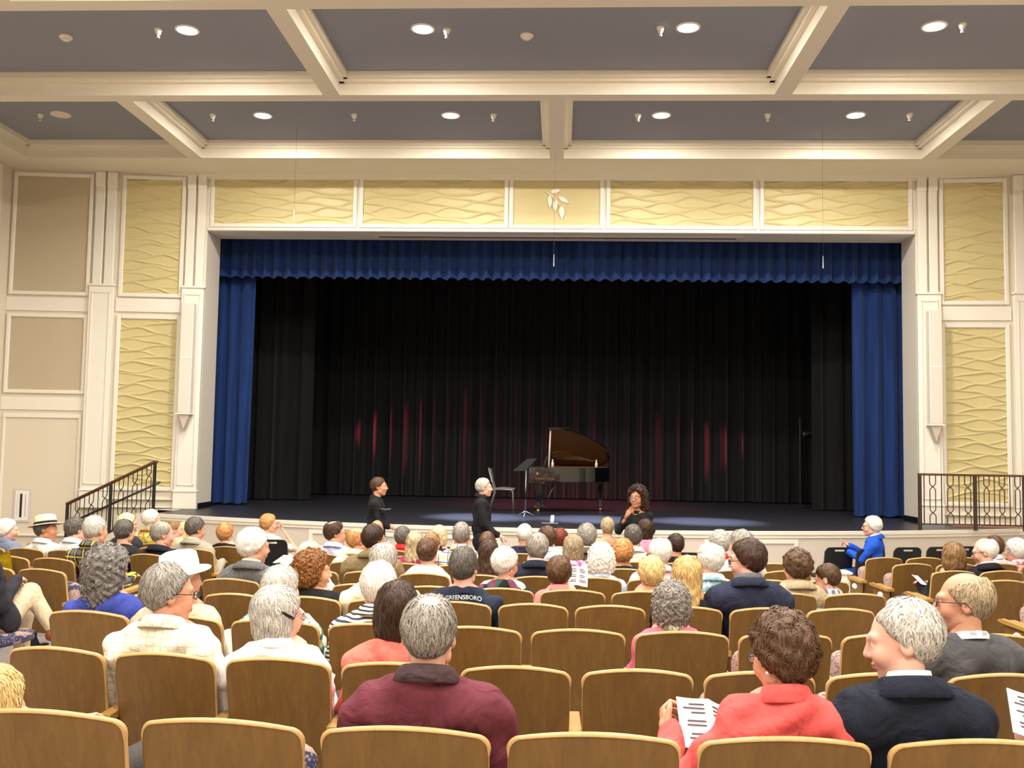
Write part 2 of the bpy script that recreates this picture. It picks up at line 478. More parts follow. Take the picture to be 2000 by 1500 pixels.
def ribbon(name, x0, x1, off0, off1, z0, z1, mat, parent, n=24):
    m = MB(); X = np.linspace(x0, x1, n)
    for a, b in zip(X, X[1:]):
        vs = [ap(a, off0, z0), ap(b, off0, z0), ap(b, off1, z0), ap(a, off1, z0), ap(a, off0, z1), ap(b, off0, z1), ap(b, off1, z1), ap(a, off1, z1)]
        m.add(vs, [(0, 3, 2, 1), (4, 5, 6, 7), (3, 7, 6, 2), (0, 4, 7, 3), (1, 2, 6, 5)])
    return m.build(name, mat, parent)
ribbon('stage_nosing', AX0, AX1, -.02, .04, ZS-.05, ZS+.004, WHITEP, af, 60)
ribbon('nosing_moulding', AX0, AX1, -.01, .022, ZS-.10, ZS-.05, WHITEP, af, 60)
for u0, u1, v in ((590, 985, 1037), (1080, 1330, 1050), (1385, 1573, 1058)):
    a = onz(u0, v, .85)[0]*.985; b = onz(u1, v, .85)[0]*.985
    for z0, z1, p, q in ((.80, .86, a, b), (.14, .20, a, b)): ribbon('apron_panel_moulding', p, q, -.01, .022, z0, z1, WHITEP, af, 10)
    for p in (a, b-.06): ribbon('apron_panel_moulding', p, p+.06, -.01, .022, .20, .80, WHITEP, af, 3)
ribbon('apron_base', AX0, AX1, -.01, .03, -.01, .10, WHITEP, af, 40)
# reddish wooden landing at the right-hand end of the stage
ex = [7.0, 9.84]
woodfl = wood('red brown landing boards', (112, 62, 44), (142, 84, 60), (1, 12, 1))
m = MB(); m.prism([(6.62, 16.55), (7.3, apron_y(7.3)+.12), (9.8, apron_y(7.6)+.1), (9.8, 17.0), (6.7, 17.15)], ZS, ZS+.012, 'xy')
struct(m.build('floor_landing', woodfl, fix=True))
# dark stage house
BLK = plain('black masking', (14, 14, 15), .9, .1)
for nm, b in (('wall_stage_left', (-9.6, -9.5, YP+.7, 24.8, ZS, 9)), ('wall_stage_right', (9.7, 9.8, YP+.7, 24.8, ZS, 9)),
              ('wall_stage_back', (-9.6, 9.8, 24.7, 24.8, ZS, 9)), ('ceiling_stage', (-9.6, 9.8, YP+.7, 24.8, 8.9, 9)),
              ('wall_stage_front', (-9.6, 9.8, YP+.7, YP+.75, ZC-.9, 9)),
              ('wall_stage_frame_left', (-9.6, XL-.1, YP+.72, YP+.78, ZS, 9)), ('wall_stage_frame_right', (XR+.1, 9.8, YP+.72, YP+.78, ZS, 9))):
    struct(MB().box(*b).build(nm, BLK))

def velvet(name, c, var=.25):
    t = NT(name)
    n = t.n('ShaderNodeTexNoise', Vector=t.coord((6, 6, .4)), Scale=2., Detail=3.)
    col = lin(c)
    cc = t.ramp(n.outputs[0], [(.3, tuple(x*(1-var) for x in col[:3])+(1,)), (.7, tuple(min(1, x*(1+var)) for x in col[:3])+(1,))])
    t.b.inputs['Sheen Weight'].default_value = .15
    return t.set(cc, .85, .15)
BLUEV = velvet('royal blue velvet', (25, 49, 98)); BLACKV = velvet('black velour', (20, 20, 22))
def curtain(name, x0, x1, y, z0, z1, pleat, amp, mat, seed, scallop=0., flare=0., res=10):
    n = int((x1-x0)/pleat*res)+2; nz = 14
    r = np.random.RandomState(seed); ph = r.rand()*6
    ua = np.linspace(0, 1, n)
    wob = np.cumsum(r.randn(n))*.02*0; jit = np.interp(ua, np.linspace(0, 1, 24), r.rand(24))*2.5
    cyc = (x1-x0)/pleat*2*math.pi
    V = []
    for k in range(nz):
        t = k/(nz-1); zz = z0+(z1-z0)*t
        a = amp*(.55+.45*(1-t))
        yy = y + a*np.sin(ua*cyc+ph+jit*1.3) + a*.35*np.sin(ua*cyc*2.3+jit*3)
        xx = x0+(x1-x0)*ua + flare*(1-t)**2*np.sin(ua*math.pi*2+seed)
        zz_ = np.full(n, zz)
        if k == 0 and scallop: zz_ = zz_ + scallop*(.5+.5*np.sin(ua*cyc+ph+jit*1.3+1.5))
        V.append(np.stack([xx, yy, zz_], 1))
    V = np.concatenate(V); i, j = np.meshgrid(np.arange(n-1), np.arange(nz-1)); q = (j*n+i).ravel()
    return obj(name, npmesh(name, V, np.stack([q, q+1, q+n+1, q+n], 1)), mat)
YV = 18.35
zv = ony(1090, 549, YV)[2]
v = curtain('stage_valance', XL-.3, XR+.3, YV, zv, ZH+.5, .225, .07, BLUEV, 3, .05)
struct(MB().box(-9.5, 9.7, YV-.02, YV+.02, ZH+.48, ZH+.53).build('trim_curtain_track', BLACKMET))
tag(v, 'pleated royal blue valance hanging across the top of the stage opening', 'curtain')
YL = 18.62
xl1 = ony(492, 800, YL)[0]; xr0 = ony(1665, 800, YL)[0]
c1 = curtain('stage_curtain', XL-.6, xl1, YL, ZS+.02, ZH+.4, .30, .085, BLUEV, 5, .03, .03)
tag(c1, 'royal blue stage curtain gathered beside the sloping stair railing', 'curtain')
c2 = curtain('stage_curtain', xr0, XR+.7, YL, ZS+.02, ZH+.4, .30, .085, BLUEV, 9, .03, .03)
tag(c2, 'royal blue stage curtain gathered behind the man in the bright blue jacket', 'curtain')
c3 = curtain('backdrop_curtain', -8.8, 9.0, 23.3, ZS+.02, 8.4, .38, .13, BLACKV, 12, .0, 0., 9)
tag(c3, 'black pleated backdrop curtain across the rear of the stage', 'curtain')
for x0, x1, yy, sd, lb in ((-8.6, -5.35, 20.6, 21, 'black wing curtain behind the blue curtain next to the stair railing'),
                       (5.3, 8.8, 20.6, 22, 'black wing curtain behind the blue curtain next to the landing railing')):
    tag(curtain('wing_curtain', x0, x1, yy, ZS+.02, 8.4, .4, .1, BLACKV, sd), lb, 'curtain')

# ------------------------------------------------------------------ stairs and railings
ironm = BLACKMET
railwood = plain('brown handrail', (92, 56, 34), .4, .5)
def baluster_set(root, x0, x1, y, zlo, zhi, n, mat, r=.008, mid=None):
    """x0..x1 along X; zlo(x), zhi(x) give ends; pattern: straight bar, then a crossing pair"""
    dx = (x1-x0)/n
    k = 0; x = x0+dx*.5
    while x < x1-.01:
        ph = k % 3
        if ph == 0:
            MB().tube([(x, y, zlo(x)), (x, y, zhi(x))], r, 6).build('baluster', mat, root, True)
        elif ph == 1 and x+dx < x1:
            xa, xb = x, x+dx; za, zb = zlo(x), zhi(x); H = zb-za
            for A, B in ((xa, xb), (xb, xa)):
                pts = []
                for i in range(25):
                    t = i/24
                    if t < .16: f = 0
                    elif t < .30: f = .5-.5*math.cos(math.pi*(t-.16)/.14)
                    elif t < .70: f = 1
                    elif t < .84: f = .5+.5*math.cos(math.pi*(t-.70)/.14)
                    else: f = 0
                    xx = A+(B-A)*f; pts.append((xx, y+.004*(1 if A < B else -1), zlo(xx)+(zhi(xx)-zlo(xx))*t))
                MB().tube(pts, r, 5).build('crossing_baluster', mat, root, True)
        x += dx; k += 1
# left: sloping stair rail
YR = 16.0
pA, pB, pC = ony(132, 985, YR), ony(217, 945, YR), ony(303, 902, YR)
bB, bC = ony(216, 1040, YR), ony(300, 994, YR)
slope = (bC[2]-bB[2])/(bC[0]-bB[0])
def base_line(x): return bC[2]+slope*(x-bC[0])
def top_line(x): return pA[2]+(pC[2]-pA[2])*(x-pA[0])/(pC[0]-pA[0])
rl = thing('stair_railing', 'black iron stair railing sloping up to the stage beside the yellow panel', 'railing', (0, 0, 0))
for p, zb in ((pA, max(.05, base_line(pA[0])-.1)), (pB, base_line(pB[0])-.03), (pC, base_line(pC[0])-.03)):
    MB().box(p[0]-.022, p[0]+.022, YR-.022, YR+.022, zb, p[2]+.02).build('post', BLACKMET, rl, bevel=.004)
MB().tube([(pA[0]-.02, YR, pA[2]), (pC[0], YR, pC[2]), (pC[0]+.04, YR, pC[2])], .028, 8).build('handrail', railwood, rl, True)
MB().tube([(pA[0], YR, top_line(pA[0])-.34), (pC[0]+.1, YR, top_line(pC[0])-.34)], .02, 6).build('middle_rail', BLACKMET, rl, True)
MB().tube([(pA[0], YR, base_line(pA[0])+.02), (pC[0], YR, base_line(pC[0])+.02)], .015, 6).build('bottom_rail', BLACKMET, rl, True)
for a, b in ((pA, pB), (pB, pC)):
    baluster_set(rl, a[0]+.02, b[0]-.02, YR, lambda x: base_line(x)+.02, lambda x: top_line(x)-.02, 9, BLACKMET)
# stairs behind the rail with a closed white stringer
st = struct(MB().prism([(pA[0]-.3, -.02), (pC[0]+.05, -.02), (pC[0]+.05, base_line(pC[0])), (pA[0]-.3, max(.05, base_line(pA[0]-.3)))], YR-.04, YR+.06, 'xz').build('wall_stair_stringer', PINKW, fix=True))
n = 6
for k in range(n):
    x1 = -6.76-.27*(n-1-k)
    MB().box(x1-.28, x1, YR+.05, 16.75, -.02, ZS*(k+1)/n).build('stair_step', plain('dark stair tread', (60, 54, 54), .6), st)
MB().box(-7.1, AX0+.02, YR-.03, 17.1, -.02, ZS).build('stair_landing', PINKW, st)
# right: level landing railing
rp = [onz(1797, 1034, ZS), onz(1905, 1036, ZS), onz(2001, 1037, ZS)]
yR = 15.86; zt = ony(1797, 926, yR)[2]
xsr = [ony(u, 1000, yR)[0] for u in (1797, 1905, 2001, 2097)]
rr = thing('landing_railing', 'brown iron railing with crossing bars on the stage landing at right', 'railing', (0, 0, ZS))
rr['label'] = 'level brown iron railing with crossing bars standing on the wooden stage landing'
for x in xsr:
    MB().box(x-.024, x+.024, yR-.024, yR+.024, 0, zt-ZS).build('post', BROWNMET, rr, bevel=.004)
MB().box(xsr[0]-.03, xsr[-1]+.02, yR-.028, yR+.028, zt-ZS-.02, zt-ZS+.015).build('handrail', railwood, rr, bevel=.008)
MB().tube([(xsr[0], yR, .09), (xsr[-1], yR, .09)], .011, 6).build('bottom_rail', BROWNMET, rr, True)
for a, b in zip(xsr, xsr[1:]):
    baluster_set(rr, a+.02, b-.02, yR, lambda x: .09, lambda x: zt-ZS-.02, 9, BROWNMET, .0085)

# ------------------------------------------------------------------ ceiling fixtures
LENS = emit('lit can lens', (255, 250, 240), 14.0)
OFFLENS = plain('unlit can lens', (226, 214, 196), .5)
RING = plain('white can ring', (235, 228, 214), .4)
def can(x, y, lit=True, label='round recessed ceiling light glowing white in a dark coffer'):
    t = thing('ceiling_light', label, 'ceiling light', (x, y, ZC), 0, 'lit ceiling lights' if lit else None)
    MB().lathe([(.155, .0), (.155, -.012), (.13, -.016), (.128, -.004)], 28, close=False).build('trim_ring', RING, t, True)
    MB().lathe([(.129, -.004), (.129, -.008)], 28).build('lens', LENS if lit else OFFLENS, t)
    if lit:
        l = bpy.data.lights.new('can_lamp', 'AREA'); l.energy = CAN_POWER; l.color = CAN_COLOR
        l.shape = 'DISK'; l.size = .24
        lo = bpy.data.objects.new('can_lamp', l); COL.objects.link(lo); lo.parent = t; lo.location = (0, 0, -.03)
LX = [-4.82, -1.79, 1.535, 4.54]
for y in (14.9, 11.75, 8.7, 5.75, 2.85, -.1, -3.0):
    for x in LX: can(x, y)
can(-8.12, 14.85, False, 'unlit round ceiling light in the coffer over the sloping stair railing')
def sprinkler(x, y):
    t = thing('sprinkler', 'small white sprinkler head hanging from the dark coffer', 'sprinkler', (x, y, ZC), 0, 'ceiling sprinklers')
    MB().lathe([(.052, 0), (.05, -.02), (.034, -.05), (.03, -.07)], 14).build('escutcheon', RING, t, True)
    MB().lathe([(.014, -.07), (.012, -.1), (.024, -.104), (.022, -.112)], 12).build('nozzle', RING, t, True)
for x, y in ((-5.185, 11.72), (-1.488, 11.77), (1.191, 11.74), (4.851, 11.68), (-8.448, 14.84), (-5.615, 14.85), (-3.328, 14.85), (-1.106, 14.86),
             (1.166, 14.86), (3.177, 14.86), (5.341, 14.84)): sprinkler(x, y)
for x, y, lb in ((-6.5, 11.92, 'white smoke detector in the outer coffer on the stair railing side'), (-.482, 11.95, 'white smoke detector in the middle coffer between two lights')):
    t = thing('smoke_detector', lb, 'smoke detector', (x, y, ZC))
    MB().lathe([(.085, 0), (.085, -.02), (.07, -.04)], 18).build('base', RING, t, True)
    MB().lathe([(.05, -.04), (.045, -.06), (.02, -.066)], 16).build('sensor_cap', RING, t, True)
# thin hanging microphones
micm = plain('mic black', (24, 22, 22), .5)
def hang_mic(u, v0, v1, y, lb):
    p, q = ony(u, v0, y), ony(u, v1, y)
    t = thing('hanging_microphone', lb, 'microphone', (p[0], y, p[2]))
    MB().tube([(0, 0, ZB-p[2] if p[2] < ZB else .02), (0, 0, q[2]-p[2]+.18)], .002, 5).build('cable', micm, t)
    MB().lathe([(.014, .05), (.016, .0), (.012, -.03)], 10).build('cable_grip', micm, t, True)
    MB().tube([(0, 0, q[2]-p[2]+.2), (0, 0, q[2]-p[2])], [.004, .008], 8).build('capsule', plain('pale mic capsule', (190, 190, 190), .4), t)
hang_mic(1085, 276, 520, 15.9, 'thin wire microphone hanging in front of the leafy sprig emblem')
hang_mic(580, 242, 432, 15.6, 'thin wire microphone hanging before the first header panel')
hang_mic(1606, 242, 524, 15.6, 'thin wire microphone hanging before the last header panel')

# column loudspeakers on the pilasters
SPK = plain('white speaker mesh', (222, 214, 200), .6, .3, bump=.15, bscale=500.)
for (root, Mw, sg), s0, s1, lb in ((bayL, .10, .33, 'tall white column loudspeaker on the pilaster by the stair railing'), (bayR, .12, .34, 'tall white column loudspeaker on the pilaster by the landing railing')):
    t = thing('column_speaker', lb, 'loudspeaker'); t.matrix_world = Mw @ Matrix.Translation((0, 0, 2.68))
    def bxs(nm, mat, a, b, z0, z1, n0, n1, bev=.01):
        p, q = sorted((n0*sg, n1*sg)); return MB().box(a, b, p, q, z0-2.68, z1-2.68).build(nm, mat, t, bevel=bev)
    bxs('cabinet', SPK, s0, s1, 2.70, 4.70, .14, .33, .015)
    bxs('seam', WHITEP, s0+.01, s1-.01, 3.69, 3.72, .14, .334, 0)
    bxs('shelf_plate', WHITEP, s0-.01, s1+.03, 2.68, 2.705, .10, .33, .004)
    m_ = MB(); a, b = sorted((.102*sg, .30*sg)); mid = (s0+s1)/2
    m_.prism([(s0+.02, 2.68-2.68), (s1-.02, 0.), (mid, -.27)], a, b, 'xz'); m_.build('bracket', plain('grey bracket', (196, 184, 166), .5), t, fix=True)
    bxs('wall_mount', WHITEP, mid-.03, mid+.03, 2.6, 4.6, .09, .15, 0)

# notice on the wall left of the stairs
root, Mw, sg = bayL
t = thing('wall_notice', 'white framed notice with a black upright bar on the cream wall', 'notice'); t.matrix_world = Mw @ Matrix.Translation((3.09, 0, 1.0))
MB().box(-.15, .15, .0, .02, -.30, .30).build('frame', plain('pale grey frame', (206, 200, 196), .5), t, bevel=.005)
MB().box(-.115, .115, .018, .024, -.265, .265).build('sheet', plain('notice paper', (238, 234, 226), .7), t)
MB().box(-.005, .035, .022, .026, -.21, .21).build('black_bar', plain('notice black', (30, 27, 30), .6), t)
m = MB()
for k in range(26):
    z = -.2+k*.0155; l = .007+.006*rng.random()
    m.box(-.062-l, -.062+l*.4, .022, .0255, z, z+.008); 
    if k % 2: m.box(.07, .07+l*1.6, .022, .0255, z, z+.008)
m.build('print', plain('notice print', (110, 104, 108), .7), t)
# ------------------------------------------------------------------ auditorium seats
# local seat frame: origin on the floor below the top of the back, +Y faces the stage
SEAT_H = .86
def seat_meshes(wd):
    W = wd*.895; hw = W/2; rc = .034; rise = .030; zb = .33
    D = {}
    tilt = lambda z: (SEAT_H-z)*.20                    # back leans: bottom forward
    us = sorted(set([-1, 1]+[math.copysign(1-(rc/hw)*(1-math.sin(a)), s) for s in (-1, 1) for a in (0.15, .5, .85, 1.2)]+list(np.linspace(-(1-rc/hw), 1-rc/hw, 11))))
    def top(u):
        x = abs(u)*hw; z = SEAT_H-rise*u*u
        e = x-(hw-rc)
        if e > 0: z -= rc-math.sqrt(max(0, rc*rc-e*e))
        return z
    def P(u, t, off):
        zt = top(u); z = zb+(zt-zb)*t; x = u*hw*(.965+.035*t)
        y = tilt(z)+.030*u*u+off
        return (x, y, z)
    th = .020; nt = [0, .2, .45, .7, .88, 1.0]
    n = len(us)
    back = MB()
    for off, flip in ((0, False), (th, True)):
        vs = [P(u, t, off) for t in nt for u in us]
        fs = []
        for j in range(len(nt)-1):
            for i in range(n-1):
                q = (j*n+i, j*n+i+1, (j+1)*n+i+1, (j+1)*n+i); fs.append(q[::-1] if flip else q)
        back.add(vs, fs)
    bot = [P(u, 0, 0) for u in us]+[P(u, 0, th) for u in us]
    back.add(bot, [(i, i+n, i+1+n, i+1) for i in range(n-1)])
    for u in (-1, 1):
        vs = [P(u, t, o_) for t in nt for o_ in (0, th)]
        back.add(vs, [(2*j, 2*j+1, 2*j+3, 2*j+2) for j in range(len(nt)-1)])
    D['back_panel'] = back.mesh('back_panel', True)
    # pale edge band runs up one side, over the top and down the other
    path = [(-1, t) for t in (0, .3, .6, .85, .95)]+[(u, 1.0) for u in us]+[(1, t) for t in (.95, .85, .6, .3, 0)]
    eb = MB(); ring = []
    cx, cz = 0, .6
    for u, t in path:
        a = Vector(P(u, t, -.0015)); b = Vector(P(u, t, th+.0015))
        d = Vector((a.x-cx, 0, a.z-cz)).normalized()
        if t < 1: d = Vector((math.copysign(1, u), 0, 0))
        o = d*(.003 if t == 1 else .0005)
        mid = (a+b)/2+d*(.008 if t == 1 else .002)
        ring.append([a-d*(.004 if t == 1 else -.0002), a+o, mid, b+o, b-d*(.004 if t == 1 else -.0002)])
    k = len(ring)
    eb.add([tuple(p) for r in ring for p in r], [(i*5+j, i*5+j+1, (i+1)*5+j+1, (i+1)*5+j) for i in range(k-1) for j in range(4)])
    D['edge_band'] = eb.mesh('edge_band', True)
    # upholstered pad on the sitter's side
    pad = MB()
    def padf(a, b):
        u = -0.9+1.8*a; t = .10+.82*b
        bul = .028*(1-(2*a-1)**6)*(1-(2*b-1)**6)
        return P(u, t, th+.004+bul)
    pad.grid(padf, 9, 8); D['back_cushion'] = pad.mesh('back_cushion', True)
    def cushion(y0, y1, z0, z1, tl):
        m = MB(); hw2 = wd*.43
        def f(a, b):
            an = 2*math.pi*a; 
            cx_ = math.copysign(abs(math.cos(an))**.35, math.cos(an)); sy_ = math.copysign(abs(math.sin(an))**.35, math.sin(an))
            rr = (1-(2*b-1)**4)**.5*.12+.88 if 0 < b < 1 else .80
            y = (y0+y1)/2+(y1-y0)/2*sy_*rr; z = z0+(z1-z0)*b
            x = cx_*hw2*rr
            return (x, y, z)
        m.grid(f, 24, 7, closed_u=True)
        m.add([f(i/24, 1) for i in range(24)], [tuple(range(24))]); m.add([f(i/24, 0) for i in range(24)], [tuple(range(23, -1, -1))])
        if tl:
            c, s_ = math.cos(tl), math.sin(tl)
            m.v = [(x, .17+(y-.17)*c-(z-.42)*s_, .42+(y-.17)*s_+(z-.42)*c) for x, y, z in m.v]
        return m.mesh('seat_cushion', True)
    D['down'] = cushion(.12, .56, .36, .455, 0)
    D['up'] = cushion(.12, .50, .36, .45, math.radians(78))
    arm = MB()
    def armp(t):
        return (.024 if t < .9 else .02)
    ax = -wd/2
    arm.prism([(.02, .598), (.30, .618), (.33, .612), (.335, .598), (.30, .588), (.02, .570)], ax-.026, ax+.026, 'yz')
    D['armrest'] = arm.mesh('armrest')
    sd = MB(); sd.prism([(.06, 0), (.20, 0), (.20, .02), (.15, .10), (.16, .35), (.24, .57), (.07, .57), (.085, .3)], ax-.018, ax+.018, 'yz')
    sd.prism([(.0, 0), (.30, 0), (.30, .018), (.0, .018)], ax-.03, ax+.03, 'yz')
    D['standard'] = sd.mesh('standard')
    return D
def fix_normals(me):
    import bmesh
    bm = bmesh.new(); bm.from_mesh(me); bmesh.ops.recalc_face_normals(bm, faces=bm.faces); bm.to_mesh(me); bm.free()
_SM = {}
def smesh(wd):
    k = round(wd, 3)
    if k not in _SM:
        D = seat_meshes(wd)
        for n, me in D.items(): fix_normals(me)
        for n, me in D.items():
            me.materials.append({'back_panel': SEATWOOD, 'edge_band': EDGEWOOD, 'back_cushion': SEATFAB, 'down': SEATFAB, 'up': SEATFAB, 'armrest': ARMWOOD, 'standard': BLACKMET}[n])
            me.shade_smooth() if n not in ('armrest', 'standard') else None
        _SM[k] = D
    return _SM[k]
AISLELAMP = emit('aisle lamp glow', (255, 226, 170), 4.0)
SEATS = []
def add_seat(block, row, x, wd, occ=None, end=0, arm_right=False):
    y = row_y(block, row, x); rz = row_rot(block, row, x)
    D = smesh(wd)
    s = thing('auditorium_seat', '', 'seat', (x, y, floor_z(row_base(row))), rz)
    def child(nm, key):
        o = bpy.data.objects.new(nm, D[key]); COL.objects.link(o); o.parent = s; return o
    b = child('back_panel', 'back_panel'); e = bpy.data.objects.new('edge_band', D['edge_band']); COL.objects.link(e); e.parent = b
    child('back_cushion', 'back_cushion'); child('seat_cushion', 'down' if occ else 'up')
    child('armrest', 'armrest'); child('standard', 'standard')
    if arm_right or end > 0:
        for nm, key in (('armrest', 'armrest'), ('standard', 'standard')):
            o = child(nm, key); o.location.x = wd
    if end:
        xa = end*(wd/2+.02)
        m = MB(); p = [(.05, .10), (.31, .10), (.335, .585), (.03, .565)]
        m.prism(p, xa, xa+end*.02, 'yz'); pan = m.build('end_panel', SEATWOOD, s, fix=True)
        mm = MB(); mm.prism([(.005, .598), (.33, .624), (.37, .615), (.372, .598), (.30, .588), (.005, .572)], xa-.02, xa+end*.05, 'yz'); mm.build('end_cap', ARMWOOD, s, fix=True)
        lm = MB(); lm.lathe([(.0, 0), (.036, .0), (.030, .010), (.0, .012)], 14, close=False, M=Matrix.Translation((xa+end*.021, .185, .515)) @ Matrix.Rotation(end*math.pi/2, 4, 'Y') @ Matrix.Diagonal((.8, 1.25, 1, 1)))
        lm.build('aisle_lamp', AISLELAMP, pan, True)
    SEATS.append(dict(o=s, block=block, row=row, x=x, y=y, rz=rz, occ=occ, end=end))
    return s
ROWY = {1: 2.87, 2: 3.87, 3: 4.90, 4: 5.90, 5: 6.95, 6: 7.98, 7: 8.98, 8: 10.05, 9: 10.95, 10: 11.9}
PITCH = {1: (.114, .563), 2: (-.162, .487), 3: (.109, .524), 4: (.325, .470), 5: (.112, .510), 6: (.315, .475), 7: (.10, .510), 8: (.33, .478), 9: (.105, .51), 10: (.3, .48)}
def row_base(r): return ROWY[r]
def row_y(b, r, x):
    if b == 'C': return ROWY[r]+.030*(x-X0)**2
    if b == 'L': return ROWY[r]-.26+.2*max(0, (-4.2-x))
    return ROWY[r]+.45+.2*max(0, (x-3.8))
def row_rot(b, r, x):
    if b == 'C': return math.atan(.06*(x-X0))
    return -.20 if b == 'L' else .20
ROWX = {}
for r, (c, p) in PITCH.items():
    if r == 10: continue
    ks = [k for k in range(-12, 13) if -2.66 <= c+k*p-p/2+.12 and c+k*p+p/2-.12 <= 2.40]
    ROWX['C', r] = [(c+k*p, p) for k in ks]
for r in range(5, 11):
    ROWX['L', r] = [(-4.22-.49*k+(.15 if r == 9 else .2 if r == 10 else 0), .50) for k in range(5 if r > 5 else 2)]
for r in range(4, 10):
    ROWX['R', r] = [(3.78+.49*k, .50) for k in range(4 if r > 6 else 3)]
def nearest_seat(b, r, x):
    L = ROWX[b, r]; return min(range(len(L)), key=lambda i: abs(L[i][0]-x))
# ------------------------------------------------------------------ things on the stage
PIANO = plain('piano black lacquer', (8, 8, 9), .08, .6, coat=.6)
PINNER = plain('gilt piano plate', (150, 110, 52), .35, .5, .6)
LIDIN = plain('lid underside with painted reflection', (70, 42, 32), .16, .6, coat=.4)  # brown reflection is put into the base colour of the lid underside
BRASS = plain('brass', (196, 160, 96), .25, .5, 1.)
pi = thing('grand_piano', 'black grand piano with its lid propped open on the stage', 'piano', (0.0, 18.75, ZS))
def piano_outline(x0=-.55, ins=0.):
    pts = [(x0+ins, .62-ins), (x0+ins, -.66+ins)]
    for k in range(0, 17):
        t = k/16; x = .02+.98*t
        y = -.66+ins+ .72*(t**1.0*(.35+.65*t)) if t < 1 else 0
        if t < 1: pts.append((min(x, 1.0-ins), y))
    for k in range(9):
        a = -math.pi/2+.35+ (math.pi-.35)*k/8
        pts.append((.76+(.24-ins)*math.cos(a), .34+(.28-ins)*math.sin(a)))
    pts.append((.6, .62-ins))
    return pts
outl = [(-.28, .62), (-.28, -.66)]+piano_outline()[2:]
MB().prism(outl, .575, .85, 'xy').build('rim', PIANO, pi, bevel=.006, fix=True)
inn = [(-.2, .57), (-.2, -.61)]+[(min(x, .95), y+.05 if y < .3 else y-.05) for x, y in piano_outline()[2:]]
MB().prism(inn, .845, .853, 'xy').build('string_plate', PINNER, pi, fix=True)
m = MB()
for k in range(22):
    y = -.5+k*.045; m.tube([(-.15, y, .858), (.35+.02*k, min(.5, y+.28), .858)], .002, 4)
m.build('strings', BRASS, pi)
m = MB(); m.box(-.56, -.26, -.66, -.56, .53, .86); m.box(-.56, -.26, .52, .62, .53, .86); m.box(-.56, -.26, -.6, .6, .53, .60)
m.build('key_cheeks', PIANO, pi, bevel=.01)
m = MB()
for k in range(36): m.box(-.55, -.42, -.55+k*.0297, -.55+k*.0297+.0285, .60, .622)
m.build('white_keys', plain('ivory keys', (236, 230, 214), .3), pi)
m = MB()
for k in range(35):
    if k % 7 not in (2, 6): m.box(-.5, -.42, -.55+k*.0297+.02, -.55+k*.0297+.036, .62, .634)
m.build('black_keys', PIANO, pi)
MB().box(-.42, -.40, -.56, .52, .60, .80).build('fallboard', PIANO, pi)
MB().box(-.40, -.2, -.60, .56, .80, .845).build('pin_block', PIANO, pi)
MB().prism([(-.30, .85), (-.285, .85), (-.22, 1.05), (-.235, 1.05)], -.33, .33, 'xz').build('music_desk', PIANO, pi, fix=True)
th = math.radians(33.5)
RL = Matrix.Translation((0, .62, .86)) @ Matrix.Rotation(-th, 4, 'X') @ Matrix.Translation((0, -.62, 0))
lidp = [(-.22, .62), (-.22, -.68)]+piano_outline()[2:]
MB().prism(lidp, .0, .022, 'xy', M=RL).build('lid', PIANO, pi, bevel=.004, fix=True)
MB().prism([(min(.96, x*.985), y*.98+.01) for x, y in lidp], -.003, .0, 'xy', M=RL).build('lid_underside', LIDIN, pi, fix=True)
MB().box(-.22, .20, -.66, .6, .024, .042, M=RL).build('folded_front_lid', PIANO, pi, bevel=.004)
a = Vector((-.19, -.60, .86)); b = RL @ Vector((-.17, -.60, 0))
MB().tube([tuple(a), tuple(b)], .016, 8).build('prop_stick', plain('pale prop', (190, 178, 172), .3, .5), pi, True)
for x, y in ((-.38, -.52), (-.38, .48), (.82, .34)):
    lg = MB(); lg.prism([(-.06, .53), (.06, .53), (.065, .44), (.04, .38), (.035, .10), (.05, .07), (-.05, .07), (-.035, .10), (-.04, .38), (-.065, .44)], -.045, .045, 'xz', M=Matrix.Translation((x, y, .045 if False else 0)))
    o = lg.build('leg', PIANO, pi, bevel=.008, fix=True)
    MB().lathe([(.0, 0), (.03, 0), (.035, .02), (.035, .05), (.02, .07)], 12, (x, y, 0)).build('caster', BRASS, o, True)
m = MB(); m.box(-.33, -.30, -.1, -.06, .1, .55); m.box(-.33, -.30, .06, .10, .1, .55); m.box(-.36, -.24, -.13, .13, .07, .13)
m.build('pedal_lyre', PIANO, pi, bevel=.005)
m = MB()
for y in (-.06, 0, .06): m.box(-.46, -.36, y-.012, y+.012, .075, .09)
m.build('pedals', BRASS, pi)
MB().tube([(-.27, -.15, .1), (-.06, -.2, .56)], .008, 6).build('lyre_brace', CHROME, pi, True)
fc = bpy.data.curves.new('piano_lettering', 'FONT'); fc.body = 'STEINWAY & SONS'; fc.size = .042; fc.extrude = .001; fc.align_x = 'CENTER'
to = bpy.data.objects.new('piano_lettering_tmp', fc); COL.objects.link(to)
dg = bpy.context.evaluated_depsgraph_get(); tm = bpy.data.meshes.new_from_object(to.evaluated_get(dg)); bpy.data.objects.remove(to)
tm.name = 'side_lettering'
o = obj('side_lettering', tm, plain('dull gold', (136, 104, 62), .4, .5, .5), pi)
o.matrix_local = Matrix.Translation((-.28+.02, -.662, .62)) @ Matrix.Rotation(math.pi/2, 4, 'X')
m = MB(); m.lathe([(0, 0), (.018, 0), (.022, .02), (.012, .05), (0, .05)], 10, (-.4, -.663, .70), sy=.12); m.build('lyre_emblem', plain('dull gold', (136, 104, 62), .4, .5, .5), pi, True)
